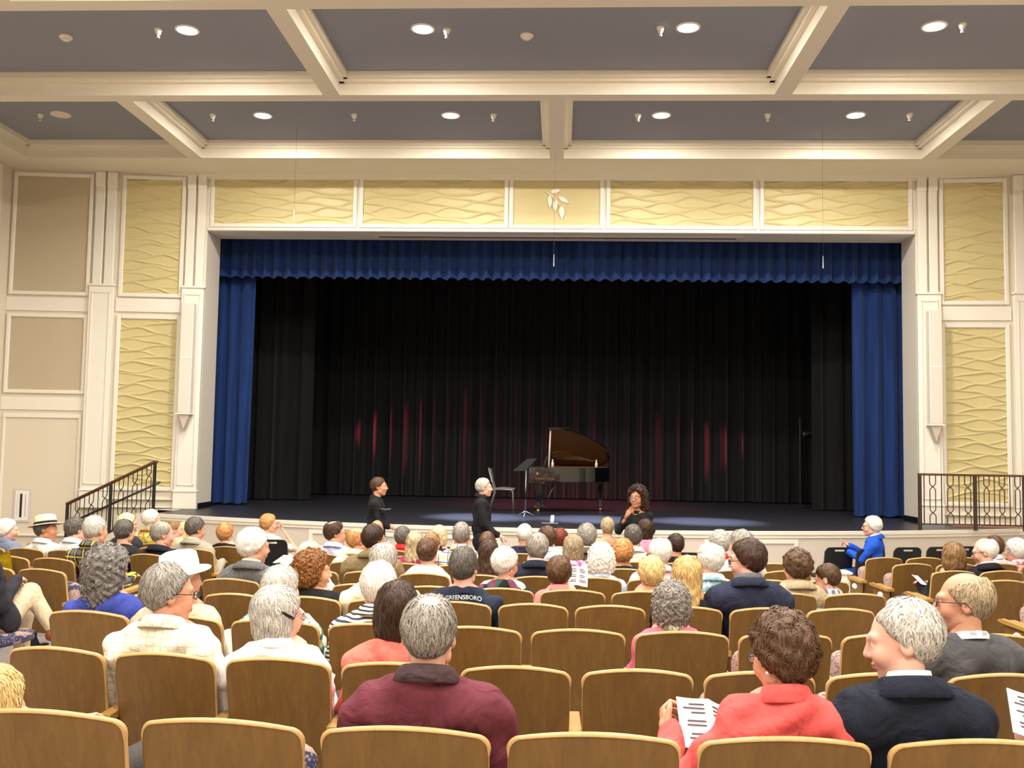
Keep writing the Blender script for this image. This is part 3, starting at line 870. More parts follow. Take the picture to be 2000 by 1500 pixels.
# pale bottle shapes stand in for bright highlights at either end of the piano's rim
for x, y, lb in ((-.12, -.62, 'pale bottle shape standing in for a highlight on the piano rim by the prop stick'), (.72, -.05, 'pale bottle shape standing in for a highlight on the piano rim near the tail')):
    t = thing('highlight_bottle', lb, 'highlight stand-in', (x, 18.75+y, ZS+.85))
    MB().lathe([(0, 0), (.026, 0), (.027, .06), (.022, .09), (.011, .115), (.011, .13)], 12).build('highlight_bottle_body', plain('pale highlight plastic', (196, 190, 184), .15, .6), t, True)
    MB().lathe([(0.013, .125), (.013, .145), (0, .146)], 10).build('cap', plain('white cap', (232, 228, 222), .5), t, True)

# chair beside the music stand
p = onz(1001, 998, ZS)
sx = p[0]-.40
t = thing('stage_chair', 'grey metal stacking chair with padded seat on the stage beside the music stand', 'chair', (sx, p[1], ZS))
gm = plain('grey chair metal', (150, 148, 150), .35, .5, .7); gp = plain('grey vinyl', (108, 106, 110), .5)
MB().grid(lambda a, b: (.04+.40*a, -.2+.4*b, .435+.02*math.sin(math.pi*a)*math.sin(math.pi*b)), 8, 8).box(.04, .44, -.2, .2, .405, .436).build('seat', gp, t, bevel=.01)
MB().prism([(-.01, .55), (.03, .55), (-.02, .80), (-.05, .80)], -.2, .2, 'xz').build('backrest', gp, t, bevel=.012, fix=True)
for s_ in (-1, 1):
    MB().tube([(.42, s_*.19, 0), (.40, s_*.19, .38), (.37, s_*.19, .41), (.05, s_*.19, .41)], .012, 8).build('leg', gm, t, True)
    MB().tube([(-.04, s_*.2, 0), (.06, s_*.2, .36), (.03, s_*.2, .5), (-.06, s_*.2, .80)], .012, 8).build('leg', gm, t, True)
MB().tube([(-.06, -.2, .80), (-.062, 0, .81), (-.06, .2, .80)], .012, 8).build('back_bar', gm, t, True)

# music stand
p = onz(1026, 1010, ZS)
t = thing('music_stand', 'black music stand with a tilted desk and thin tripod base', 'music stand', (p[0], p[1], ZS))
zdesk = ony(1024, 918, p[1])[2]-ZS; ztop = ony(1024, 896, p[1])[2]-ZS
MB().tube([(0, 0, .06), (0, 0, zdesk)], .011, 8).build('pole', gm, t, True)
MB().tube([(0, 0, .3), (0, 0, .52)], .015, 8).build('collar', BLACKMET, t, True)
for a in (.4, 2.5, 4.6):
    MB().tube([(0, 0, .10), (.2*math.cos(a), .2*math.sin(a), .012)], .008, 6).build('leg', gm, t, True)
MB().prism([(-.20, zdesk-.01), (-.215, zdesk), (.02, ztop), (.19, ztop+.01), (.0, zdesk+.0)], .0, .012, 'xz').build('desk', plain('dark desk', (30, 30, 33), .5), t, fix=True)
MB().box(-.22, .0, -.05, .0, zdesk-.015, zdesk-.003).build('desk_lip', plain('dark desk', (30, 30, 33), .5), t)

# tape mark
tp = plain('silver tape', (150, 150, 162), .5)
a, b = onz(1058, 1021.5, ZS), onz(1090, 1021.5, ZS); c, d = onz(1078, 1020, ZS), onz(1079, 1006, ZS)
t = thing('floor_tape', 'silver tape mark shaped like a letter T on the stage floor', 'tape', (a[0], a[1], ZS))
MB().box(0, b[0]-a[0], -.07, .07, .0, .003).build('tape_strip', tp, t)
MB().box(c[0]-a[0]-.03, c[0]-a[0]+.03, .07, d[1]-a[1], .0, .003).build('tape_strip', tp, t)

# black stacking chairs on the floor before the stage
bp = plain('black chair plastic', (26, 25, 26), .55, .4); slotm = plain('pale slot rim', (214, 206, 194), .4)
def rrect(w_, z0, z1, r, n=5):
    pts = []
    for cx, cz, a0 in ((w_-r, z0+r, -math.pi/2), (w_-r, z1-r, 0), (-w_+r, z1-r, math.pi/2), (-w_+r, z0+r, math.pi)):
        for k in range(n+1):
            a = a0+math.pi/2*k/n; pts.append((cx+r*math.cos(a), cz+r*math.sin(a)))
    return pts
def black_chair(x, y, rz, label):
    t = thing('stacking_chair', label, 'chair', (x, y, floor_z(y)), rz, 'black stacking chairs along the stage front')
    o_ = rrect(.21, .50, .86, .07); i_ = rrect(.075, .805, .832, .012, 3)[::-1]
    # outer loop joined to the slot loop by a seam
    poly = o_+[o_[0]]; k0 = min(range(len(i_)), key=lambda k: (i_[k][0]-o_[0][0])**2+(i_[k][1]-o_[0][1])**2)
    poly = poly+[i_[(k0+k) % len(i_)] for k in range(len(i_))]+[i_[k0]]
    T = Matrix.Translation((0, 0, 0)) @ Matrix.Rotation(math.radians(-8), 4, 'X')
    T = Matrix.Translation((0, .0, .5)) @ Matrix.Rotation(math.radians(9), 4, 'X') @ Matrix.Translation((0, 0.05, -.5))
    m = MB(); m.prism(poly, .0, .022, 'xz', M=T); bk = m.build('backrest', bp, t, fix=True)
    f = MB(); f.tube([tuple(T @ Vector((a, .011, b))) for a, b in i_+[i_[0]]], .006, 6, False); f.build('slot_rim', slotm, bk, True)
    MB().grid(lambda a, b: (-.21+.42*a, .08+.42*b, .445+.012*math.cos(2*math.pi*b)), 6, 8).box(-.21, .21, .08, .50, .415, .44).build('seat', bp, t)
    for s_ in (-1, 1):
        MB().tube([tuple(T @ Vector((s_*.2, .03, .80))), (s_*.205, .09, .44), (s_*.215, -.02, 0)], .012, 7).build('leg', BLACKMET, t, True)
        MB().tube([(s_*.205, .1, .42), (s_*.205, .46, .42), (s_*.215, .50, 0)], .012, 7).build('leg', BLACKMET, t, True)
for u, v, lb in ((1640, 1070, 'black stacking chair with empty seat at the end nearest the boy in checked shirt'),
                 (1702, 1074, 'black stacking chair the man in the bright blue jacket sits on'),
                 (1774, 1070, 'empty black stacking chair just right of the blue-jacketed man, before the apron'),
                 (1838, 1069, 'empty black stacking chair between the blond woman in black and its twin'),
                 (1884, 1068, 'black stacking chair partly hidden behind the blond woman in black')):
    p = onz(u, v, .86); black_chair(p[0], min(p[1], apron_y(p[0])-.95), .25, lb)
for u, v, y, lb in ((1181, 1053, 13.3, 'black stacking chair behind the woman with bare shoulders'), (1349, 1073, 12.5, 'black stacking chair seen beside the dark-haired person in black'),
                    (531, 1053, 13.1, 'black stacking chair of the short-haired woman with hand on chin'), (741, 1075, 12.5, 'black stacking chair of the bald man behind the olive jacket'), (345, 1062, 12.9, 'black stacking chair of the blond woman half hidden by the stone suit'), (879, 1061, 12.6, 'black stacking chair with just its curved top showing by the plaid shirt')):
    p = ony(u, v, y); black_chair(p[0], y, 0., lb)
# low white panelled plinth by the right aisle
p = ony(1648, 1118, 11.6)
t = thing('low_plinth', 'low white panelled block beside the aisle seat lamp and the boy', 'plinth', (p[0], 11.75, 0.0))
MB().box(-.09, .09, -.12, .12, 0.05, p[2]-.03).build('body', WHITEP, t); MB().box(-.11, .11, -.14, .14, p[2]-.03, p[2]).build('top', WHITEP, t, bevel=.008)
MB().box(-.11, .11, -.14, .14, .0, .06).build('base', WHITEP, t)

# unseen stage lamps, added for the bluish floor pool and the red glow
for y_, z_ in ((18.24, 6.76), (18.87, 7.56)):
    struct(MB().tube([(-9.5, y_, z_), (9.7, y_, z_)], .025, 8).build('trim_lighting_bar', BLACKMET, None, True))
def added_stage_lamp(x, y, z, tgt, power, color, size, label, blend=.6):
    d = (Vector(tgt)-Vector((x, y, z))); q = d.to_track_quat('-Z', 'Y')
    t = thing('added_stage_lamp', label, 'stage lamp', (x, y, z)); t.rotation_mode = 'QUATERNION'; t.rotation_quaternion = q
    MB().lathe([(.06, .3), (.09, .28), (.1, .05), (.11, 0), (.105, 0), (.095, .05)], 16, close=False).build('housing', BLACKMET, t, True)
    MB().tube([(-.12, 0, .15), (-.12, 0, .38), (.12, 0, .38), (.12, 0, .15)], .012, 6).build('yoke', BLACKMET, t)
    l = bpy.data.lights.new('added_stage_lamp_light', 'SPOT'); l.energy = power; l.color = color; l.spot_size = math.radians(size); l.spot_blend = blend; l.shadow_soft_size = .06
    lo = bpy.data.objects.new('added_stage_lamp_light', l); COL.objects.link(lo); lo.parent = t
added_stage_lamp(-1.6, 18.15, 6.36, (-1.3, 16.7, ZS), STAGE_BLUE, (.62, .70, 1.0), 24, 'unseen cool stage lamp added above the opening over the piano keyboard end', .9)
added_stage_lamp(.5, 18.15, 6.36, (.6, 16.7, ZS), STAGE_BLUE, (.62, .70, 1.0), 24, 'unseen cool stage lamp added above the opening over the piano', .9)
added_stage_lamp(2.2, 18.15, 6.36, (2.5, 16.7, ZS), STAGE_BLUE*.9, (.62, .70, 1.0), 24, 'unseen cool stage lamp added above the opening right of the piano', .9)
for x, tx, tz, k, lb in ((-6.3, -2.2, 2.3, 1.0, 'red stage lamp on a stand behind the black wing curtain by the stairs'), (5.6, 2.2, 2.0, .7, 'red stage lamp on a stand behind the black wing curtain by the landing')):  # unseen red lamps and stands, added to streak the backdrop pleats
    added_stage_lamp(x, 22.5, 2.6, (tx, 23.25, tz), STAGE_RED*k, (1.0, .07, .12), 42, lb, .8)
    sd_ = MB(); sd_.tube([(x, 22.75, ZS), (x, 22.75, 3.0)], .02, 8); sd_.box(x-.25, x+.25, 22.5, 23.0, ZS, ZS+.02)
    st_ = sd_.build('lamp_stand', BLACKMET); tag(st_, lb.replace('red stage lamp on a stand', 'black floor stand of the red lamp'), 'stand')
added_stage_lamp(.2, 19.0, 7.2, (.2, 20.9, ZS), STAGE_RED*2.6, (1.0, .10, .16), 56, 'unseen red stage lamp added to wash the floor behind the piano', .9)
# ------------------------------------------------------------------ implicit surfaces for people
def surf(fn, lo, hi, h):
    lo = np.array(lo, float); hi = np.array(hi, float)
    n = np.maximum(np.ceil((hi-lo)/h).astype(int)+1, 4)
    ax = [np.float32(lo[i])+np.float32(h)*np.arange(n[i], dtype=np.float32) for i in range(3)]
    x = ax[0][:, None, None]; y = ax[1][None, :, None]; z = ax[2][None, None, :]
    f = np.broadcast_to(fn(x, y, z), n).astype(np.float32)
    s = f < 0
    c = s.astype(np.int8)
    cs = (c[:-1, :-1, :-1]+c[1:, :-1, :-1]+c[:-1, 1:, :-1]+c[1:, 1:, :-1]+c[:-1, :-1, 1:]+c[1:, :-1, 1:]+c[:-1, 1:, 1:]+c[1:, 1:, 1:])
    act = (cs > 0) & (cs < 8)
    I = np.argwhere(act)
    vid = -np.ones(act.shape, np.int32); vid[act] = np.arange(len(I))
    acc = np.zeros((len(I), 3), np.float32); cnt = np.zeros(len(I), np.float32)
    offs = [(0, 0, 0), (1, 0, 0), (0, 1, 0), (1, 1, 0), (0, 0, 1), (1, 0, 1), (0, 1, 1), (1, 1, 1)]
    vals = [f[I[:, 0]+o[0], I[:, 1]+o[1], I[:, 2]+o[2]] for o in offs]
    for a in range(8):
        for b in range(a+1, 8):
            d = [offs[b][k]-offs[a][k] for k in range(3)]
            if sum(abs(q) for q in d) != 1: continue
            m = (vals[a] < 0) != (vals[b] < 0)
            t = vals[a][m]/(vals[a][m]-vals[b][m])
            for k in range(3): acc[m, k] += offs[a][k]+t*d[k]
            cnt[m] += 1
    V = (I+acc/cnt[:, None])*h+lo
    Q = []
    # x edges
    for axis in range(3):
        sl0 = [slice(None)]*3; sl1 = [slice(None)]*3
        sl0[axis] = slice(0, -1); sl1[axis] = slice(1, None)
        ch = s[tuple(sl0)] != s[tuple(sl1)]
        E = np.argwhere(ch)
        b, c_ = [(1, 2), (2, 0), (0, 1)][axis]
        ok = (E[:, b] > 0) & (E[:, c_] > 0) & (E[:, b] < n[b]-1) & (E[:, c_] < n[c_]-1)
        E = E[ok]
        ins = s[tuple(E.T)]
        def cell(db, dc):
            G = E.copy(); G[:, b] -= db; G[:, c_] -= dc
            return vid[tuple(G.T)]
        q = np.stack([cell(1, 1), cell(0, 1), cell(0, 0), cell(1, 0)], 1)
        q[~ins] = q[~ins][:, ::-1]
        Q.append(q)
    Q = np.concatenate(Q); Q = Q[(Q >= 0).all(1)]
    return V.astype(np.float32), Q
def smin(a, b, k):
    h = np.clip(.5+.5*(b-a)/k, 0, 1); return b+(a-b)*h-k*h*(1-h)
def smax(a, b, k): return -smin(-a, -b, k)
def ell(x, y, z, c, r):
    X = (x-c[0]); Y = (y-c[1]); Z = (z-c[2])
    k0 = np.sqrt((X/r[0])**2+(Y/r[1])**2+(Z/r[2])**2)
    k1 = np.sqrt((X/r[0]**2)**2+(Y/r[1]**2)**2+(Z/r[2]**2)**2)+1e-6
    return k0*(k0-1)/k1
def cap(x, y, z, a, b, ra, rb):
    a = np.asarray(a, float); b = np.asarray(b, float); d = b-a; L = float(d@d)+1e-9
    t = np.clip(((x-a[0])*d[0]+(y-a[1])*d[1]+(z-a[2])*d[2])/L, 0, 1)
    return np.sqrt((x-a[0]-t*d[0])**2+(y-a[1]-t*d[1])**2+(z-a[2]-t*d[2])**2)-(ra+(rb-ra)*t)
def prims_sdf(prims, k, infl=0.):
    def fn(x, y, z):
        d = None
        for p in prims:
            if p[0] == 'e': e = ell(x, y, z, p[1], np.array(p[2])+infl)
            else: e = cap(x, y, z, p[1], p[2], p[3]+infl, p[4]+infl)
            kk = p[-1] if isinstance(p[-1], str) and False else k
            d = e if d is None else smin(d, e, kk)
        return d
    return fn
def bounds(prims, pad):
    lo = np.full(3, 9.); hi = -lo
    for p in prims:
        if p[0] == 'e': pts = [np.array(p[1])-p[2], np.array(p[1])+p[2]]
        else: pts = [np.array(p[1])-p[3], np.array(p[1])+p[3], np.array(p[2])-p[4], np.array(p[2])+p[4]]
        for q in pts: lo = np.minimum(lo, q); hi = np.maximum(hi, q)
    return lo-pad, hi+pad

CRN, CRR = (0, -.015, .03), (.076, .098, .092)
_HEAD = {}
def head_mesh(h):
    if h in _HEAD: return _HEAD[h]
    def fn(x, y, z):
        ax = np.abs(x)
        d = ell(x, y, z, CRN, CRR)
        d = smin(d, ell(x, y, z, (0, .032, -.03), (.062, .062, .085)), .03)
        d = smin(d, cap(ax, y, z, (0, .066, -.098), (.047, .005, -.066), .022, .024), .025)
        d = smin(d, ell(ax, y, z, (.038, .062, -.03), (.028, .028, .03)), .02)
        d = smin(d, cap(ax, y, z, (.0, .088, .022), (.042, .072, .026), .014, .013), .015)
        d = smax(d, -ell(ax, y, z, (.031, .104, .004), (.019, .018, .012)), .012)
        d = smin(d, ell(ax, y, z, (.031, .080, .004), (.0125, .0125, .011)), .004)
        d = smin(d, cap(x, y, z, (0, .090, .018), (0, .109, -.026), .008, .0120), .010)
        d = smin(d, ell(ax, y, z, (.011, .099, -.030), (.009, .010, .008)), .006)
        d = smin(d, ell(x, y, z, (0, .093, -.054), (.024, .011, .006)), .006)
        d = smin(d, ell(x, y, z, (0, .091, -.066), (.021, .011, .007)), .006)
        # ears
        xe = ax*.95+y*.2; ye = y*.95-ax*.25
        e = ell(ax, y, z, (.079, -.012, -.004), (.011, .020, .032))
        e = smax(e, -ell(ax, y, z, (.092, -.008, .0), (.010, .012, .020)), .006)
        d = smin(d, e, .006)
        return d
    V, Q = surf(fn, (-.10, -.125, -.135), (.10, .14, .135), h)
    c = V[Q].mean(1); ax = np.abs(c[:, 0])
    mi = np.zeros(len(Q), np.int32)
    mi[((c[:, 0]/.022)**2+((c[:, 2]+.060)/.012)**2 < 1) & (c[:, 1] > .085)] = 1
    de = np.sqrt((ax-.031)**2+((c[:, 2]-.004)*1.25)**2)
    mi[(de < .0105) & (c[:, 1] > .07)] = 2
    mi[(de < .0055) & (c[:, 1] > .07)] = 3
    bz = .032-.25*np.maximum(0, ax-.03)
    mi[(np.abs(c[:, 2]-bz) < .005) & (ax > .013) & (ax < .05) & (c[:, 1] > .06)] = 4
    _HEAD[h] = (V, Q, mi); return _HEAD[h]

HAIR = dict(
    short=dict(t=.012, nape=-.072, sl=1.35, n=.0025), crop=dict(t=.008, nape=-.068, sl=1.35, n=.0015),
    pixie=dict(t=.024, nape=-.085, sl=.8, n=.004), full=dict(t=.020, nape=-.078, sl=1.1, n=.004),
    thin=dict(t=.011, nape=-.078, sl=1.3, n=.003, bald=((.006, -.045, .128), (.046, .056, .036))),
    recede=dict(t=.012, nape=-.074, sl=1.3, n=.003, bald=((0, .07, .12), (.055, .05, .04)), fr=-.016),
    fringe=dict(t=.009, nape=-.076, sl=1.25, n=.002, bald=((0, .02, .115), (.070, .098, .068))),
    bob=dict(t=.020, nape=-.118, sl=.12, n=.004, drop=[((0, -.018, -.045), (.101, .094, .115))]),
    long=dict(t=.018, nape=-.30, sl=.0, n=.005, drop=[((0, -.018, -.045), (.098, .092, .13)), ((0, -.07, -.15), (.092, .058, .17))]),
    curly=dict(t=.034, nape=-.10, sl=.5, n=.009, f=95., drop=[((0, -.03, -.03), (.108, .105, .105))], curl=1),
    tight=dict(t=.024, nape=-.088, sl=.8, n=.007, f=120., curl=1),
    bigcurly=dict(t=.045, nape=-.21, sl=.12, n=.013, f=75., drop=[((0, -.03, -.03), (.125, .115, .13)), ((0, -.055, -.12), (.118, .08, .12))], curl=1),
    wavy=dict(t=.026, nape=-.088, sl=.9, n=.008, f=60.),
    updo=dict(t=.015, nape=-.07, sl=1.0, n=.003, drop=[((0, -.118, .03), (.045, .032, .045))]),
)
_HAIRM = {}
def hair_mesh(style, h):
    key = (style, h)
    if key in _HAIRM: return _HAIRM[key]
    st = HAIR[style]; t = st['t']
    def fn(x, y, z):
        d = ell(x, y, z, (0, -.019, .032), (CRR[0]+t*.95, CRR[1]+t*.9, CRR[2]+t))
        for c, r in st.get('drop', ()):
            d = smin(d, ell(x, y, z, c, r), .03)
        front = (y-(.017+.70*z)-st.get('fr', 0))*.8 if not st.get('drop') or style == 'updo' else (y-(.040+.40*z)-st.get('fr', 0))*.9
        if style in ('bob', 'long', 'bigcurly', 'curly'):
            front = front-.012*np.clip(-z/.05, 0, 1)
        d = smax(d, front, .016)
        zb = st['nape']+st['sl']*np.maximum(0, y+.045)
        d = smax(d, (zb-z)*.75, .012)
        if 'bald' in st: d = smax(d, -ell(x, y, z, *st['bald']), .014)
        f = st.get('f', 45.); a = st['n']
        d = d+a*np.sin(f*x+2*np.sin(f*.6*z))*np.sin(f*y+1.7)*np.sin(f*.9*z+.5*f*x)
        d = d+.5*a*np.sin(2.1*f*x+1)*np.sin(1.9*f*z+2*np.sin(f*y))
        return d
    zlo = st['nape']-.05 if st['nape'] > -.2 else st['nape']-.05
    V, Q = surf(fn, (-.16, -.20, zlo), (.16, .13, .19), h)
    N = np.zeros_like(V)
    fnv = np.cross(V[Q[:, 1]]-V[Q[:, 0]], V[Q[:, 2]]-V[Q[:, 0]])
    for k in range(4): np.add.at(N, Q[:, k], fnv)
    N /= np.linalg.norm(N, axis=1)[:, None]+1e-9
    kd = kdtree.KDTree(len(V))
    for i, p in enumerate(V): kd.insert(p, i)
    kd.balance()
    _HAIRM[key] = (V, Q, N, kd); return _HAIRM[key]
def strands(style, h, count, width, length, rs):
    V, Q, N, kd = hair_mesh(style, h); st = HAIR[style]
    curl = st.get('curl', 0)
    ok = np.where((V[:, 2] > st['nape']+.012))[0]
    idx = ok[rs.randint(0, len(ok), count)]
    P = V[idx].copy(); Nn = N[idx].copy()
    crown = np.array([0, -.055, .125])
    out = []
    jit = rs.randn(count, 3)*(.9 if curl else .22)
    segs = 5 if not curl else 6
    off = .0015+.004*rs.rand(count)*(2. if curl else 1.)
    Ts = None
    for s_ in range(segs):
        D = P-crown; D /= np.linalg.norm(D, axis=1)[:, None]+1e-9
        T = D*.7+np.array([0, -.15, -1.0])*np.clip(.35-P[:, 2:3]*6, .15, 1.2)+jit
        if st.get('f', 0) == 60.: T += .7*np.sin(P*95.+jit*4)
        if curl: T = np.cross(Nn, jit+.0*T)+.35*T+ .9*np.sin(s_*1.5+jit*3)
        T -= Nn*(T*Nn).sum(1)[:, None]; T /= np.linalg.norm(T, axis=1)[:, None]+1e-9
        Wd = np.cross(T, Nn)
        out.append((P+Nn*off[:, None], Wd, Nn.copy()))
        P = P+T*(length/segs)
        for i in range(count):
            co, j, dist = kd.find(P[i]); nv = N[j]; Nn[i] = nv
            sd = float(np.dot(P[i]-V[j], nv)); P[i] -= nv*(sd if sd > 0 or s_ < segs-2 else 0)
    w = width*(.6+.8*rs.rand(count))[:, None]
    vs = []; prof = [.7, 1., 1., .8, .5, .12][:segs]
    for (p, wd, nn), q in zip(out, prof):
        vs.append(p-wd*w*q*.5); vs.append(p+wd*w*q*.5)
    VV = np.stack(vs, 1)                 # count, 2*segs, 3
    base = (np.arange(count)*2*segs)[:, None, None]
    pat = np.array([[2*s_, 2*s_+1, 2*s_+3, 2*s_+2] for s_ in range(segs-1)])[None]
    return VV.reshape(-1, 3), (base+pat).reshape(-1, 4)

_HAND = {}
def hand_mesh(pose, h):
    if (pose, h) in _HAND: return _HAND[pose, h]
    curl = {'relax': (.35, .45, .3), 'grip': (.9, 1.1, .6), 'point': (.08, .12, .1), 'flat': (.12, .15, .1)}[pose]
    pr = [('e', (0, .045, 0), (.038, .05, .015)), ('c', (0, -.02, 0), (0, .02, 0), .024, .027)]
    for i, (bx_, by, ln, r) in enumerate(((-.029, .084, .92, .0088), (-.0095, .09, 1.02, .009), (.0105, .087, .95, .0086), (.0285, .077, .78, .0076))):
        p = np.array([bx_, by-.01, 0.]); ang = 0.
        c = curl if not (pose == 'point' and i > 0) else (.9, 1.0, .6)
        sp = (i-1.5)*.07
        for L, a, rr in zip((.044, .027, .021), c, (1, .92, .82)):
            ang += a
            q = p+L*ln*np.array([sp*math.cos(ang), math.cos(ang), -math.sin(ang)])
            pr.append(('c', p, q, r*rr, r*rr*.9)); p = q
    pr += [('c', (-.024, .015, -.004), (-.048, .05, -.014), .013, .0105), ('c', (-.048, .05, -.014), (-.054, .082, -.026 if pose != 'flat' else -.01), .0105, .0085)]
    fn = prims_sdf(pr, .005)
    lo, hi = bounds(pr, .012)
    _HAND[pose, h] = surf(fn, lo, hi, h); return _HAND[pose, h]
def frame_mat(o, ydir, zdir):
    y = np.asarray(ydir, float); y /= np.linalg.norm(y); z = np.asarray(zdir, float); z -= y*(z@y); z /= np.linalg.norm(z)
    return np.stack([np.cross(y, z), y, z], 1), np.asarray(o, float)

# ------------------------------------------------------------------ materials for people
def skin(tone):
    key = ('skin', tone)
    if key in MATS: return MATS[key]
    t = NT('skin'); c = lin(tone)
    n = t.n('ShaderNodeTexNoise', Vector=t.coord(), Scale=14., Detail=4.)
    col = t.ramp(n.outputs[0], [(.3, tuple(x*.9 for x in c[:3])+(1,)), (.7, (min(1, c[0]*1.08), c[1]*1.02, c[2]*1.02, 1))])
    t.b.inputs['Subsurface Weight'].default_value = .06
    t.b.inputs['Subsurface Radius'].default_value = (.02, .008, .004)
    MATS[key] = t.set(col, .5, .35); return MATS[key]
LIP = plain('lip', (186, 118, 104), .45); EYEW = plain('eye white', (226, 220, 212), .25); IRIS = plain('iris', (52, 40, 34), .2)
HC = dict(white=((214, 208, 196), (246, 242, 232)), silver=((158, 152, 142), (222, 216, 204)), grey=((104, 98, 90), (176, 168, 156)), dgrey=((58, 54, 50), (122, 114, 104)),
          salt=((70, 64, 60), (150, 142, 134)), brown=((50, 33, 21), (106, 75, 49)), dbrown=((34, 22, 16), (78, 54, 38)), lbrown=((104, 76, 46), (168, 128, 84)), blond=((178, 138, 78), (238, 208, 144)),
          ash=((132, 112, 82), (206, 186, 150)), auburn=((92, 52, 22), (176, 116, 58)), red=((98, 38, 16), (150, 72, 36)), ginger=((158, 96, 46), (222, 166, 104)), black=((18, 14, 12), (56, 44, 38)), paleblond=((204, 180, 132), (246, 230, 190)))
def hairmat(k):
    key = ('hair', k)
    if key in MATS: return MATS[key]
    t = NT('hair '+k); a, b = HC[k]
    g = t.n('ShaderNodeNewGeometry')
    n = t.n('ShaderNodeTexNoise', Vector=t.coord((60, 60, 14)), Scale=2.2, Detail=4.)
    f = t.math('ADD', t.math('MULTIPLY', g.outputs['Random Per Island'], .6), t.math('MULTIPLY', n.outputs[0], .45))
    c = t.ramp(f, [(.1, lin(a)), (.85, lin(b))])
    t.bump(n.outputs[0], .35, .01)
    MATS[key] = t.set(c, .5, .35); return MATS[key]
def cloth(kind, *cols, scale=1.0):
    key = ('cloth', kind, cols, scale)
    if key in MATS: return MATS[key]
    t = NT(kind+' cloth'); c = [lin(q) for q in cols]
    rough = .85
    if kind == 'plain':
        n = t.n('ShaderNodeTexNoise', Vector=t.coord(), Scale=7., Detail=3.)
        col = t.ramp(n.outputs[0], [(.3, tuple(x*.88 for x in c[0][:3])+(1,)), (.7, tuple(min(1, x*1.06) for x in c[0][:3])+(1,))])
        f = t.n('ShaderNodeTexNoise', Vector=t.coord(), Scale=260., Detail=2.)
    elif kind == 'tweed':
        n = t.n('ShaderNodeTexNoise', Vector=t.coord(), Scale=180.*scale, Detail=3., Roughness=.8)
        col = t.ramp(n.outputs[0], [(.35, c[0]), (.65, c[1])])
    elif kind in ('plaid', 'check', 'windowpane'):
        sp = t.n('ShaderNodeSeparateXYZ', Vector=t.coord((scale,)*3))
        def band(s_, period, width, ph=0.):
            m = t.math('FRACT', t.math('ADD', t.math('MULTIPLY', s_, 1/period), ph+50)); return t.math('LESS_THAN', m, width)
        if kind == 'plaid':
            a1 = band(sp.outputs[0], .09, .45); a2 = band(sp.outputs[2], .09, .45)
            b1 = band(sp.outputs[0], .09, .13, .35); b2 = band(sp.outputs[2], .09, .13, .35)
            col = t.mix(t.math('MULTIPLY', t.math('ADD', a1, a2), .5), c[0], c[1])
            col = t.mix(t.math('MAXIMUM', b1, b2), col, c[2])
        elif kind == 'check':
            a1 = band(sp.outputs[0], .05, .5); a2 = band(sp.outputs[2], .05, .5)
            col = t.mix(t.math('MULTIPLY', t.math('ADD', a1, a2), .45), c[0], c[1])
        else:
            a1 = band(sp.outputs[0], .035, .10); a2 = band(sp.outputs[2], .035, .10)
            col = t.mix(t.math('MULTIPLY', t.math('MAXIMUM', a1, a2), .75), c[0], c[1])
    elif kind == 'stripe':
        sp = t.n('ShaderNodeSeparateXYZ', Vector=t.coord((scale,)*3))
        nz = t.n('ShaderNodeTexNoise', Vector=t.coord(), Scale=6.)
        v_ = t.math('ADD', sp.outputs[2], t.math('MULTIPLY', nz.outputs[0], .03))
        m = t.math('LESS_THAN', t.math('FRACT', t.math('MULTIPLY', v_, 1/.022)), .45)
        col = t.mix(m, c[0], c[1])
    elif kind in ('floral', 'geo'):
        vo = t.n('ShaderNodeTexVoronoi', Vector=t.coord(), Scale=(26. if kind == 'floral' else 13.)*scale, Randomness=1.)
        sep = t.n('ShaderNodeSeparateColor', Color=vo.outputs['Color'])
        n_ = len(c)-1
        stops = [(0.0, c[0])]+[(.35+.62*i/n_, c[i+1]) for i in range(n_)]
        col = t.ramp(sep.outputs[0], stops, 'CONSTANT')
        if kind == 'floral':
            n2 = t.n('ShaderNodeTexNoise', Vector=t.coord(), Scale=45.*scale, Detail=3.)
            col = t.mix(t.math('GREATER_THAN', n2.outputs[0], .55), col, c[0])
    if kind != 'plain':
        f = t.n('ShaderNodeTexNoise', Vector=t.coord(), Scale=200., Detail=2.)
    cr = t.n('ShaderNodeTexNoise', Vector=t.coord((1, 1, .7)), Scale=11., Detail=2., Distortion=1.2)
    t.bump(t.math('ADD', cr.outputs[0], t.math('MULTIPLY', f.outputs[0], .05)), .8, .028)
    MATS[key] = t.set(col, rough, .2); return MATS[key]
WHITEPAPER = plain('program paper', (240, 238, 232), .6)

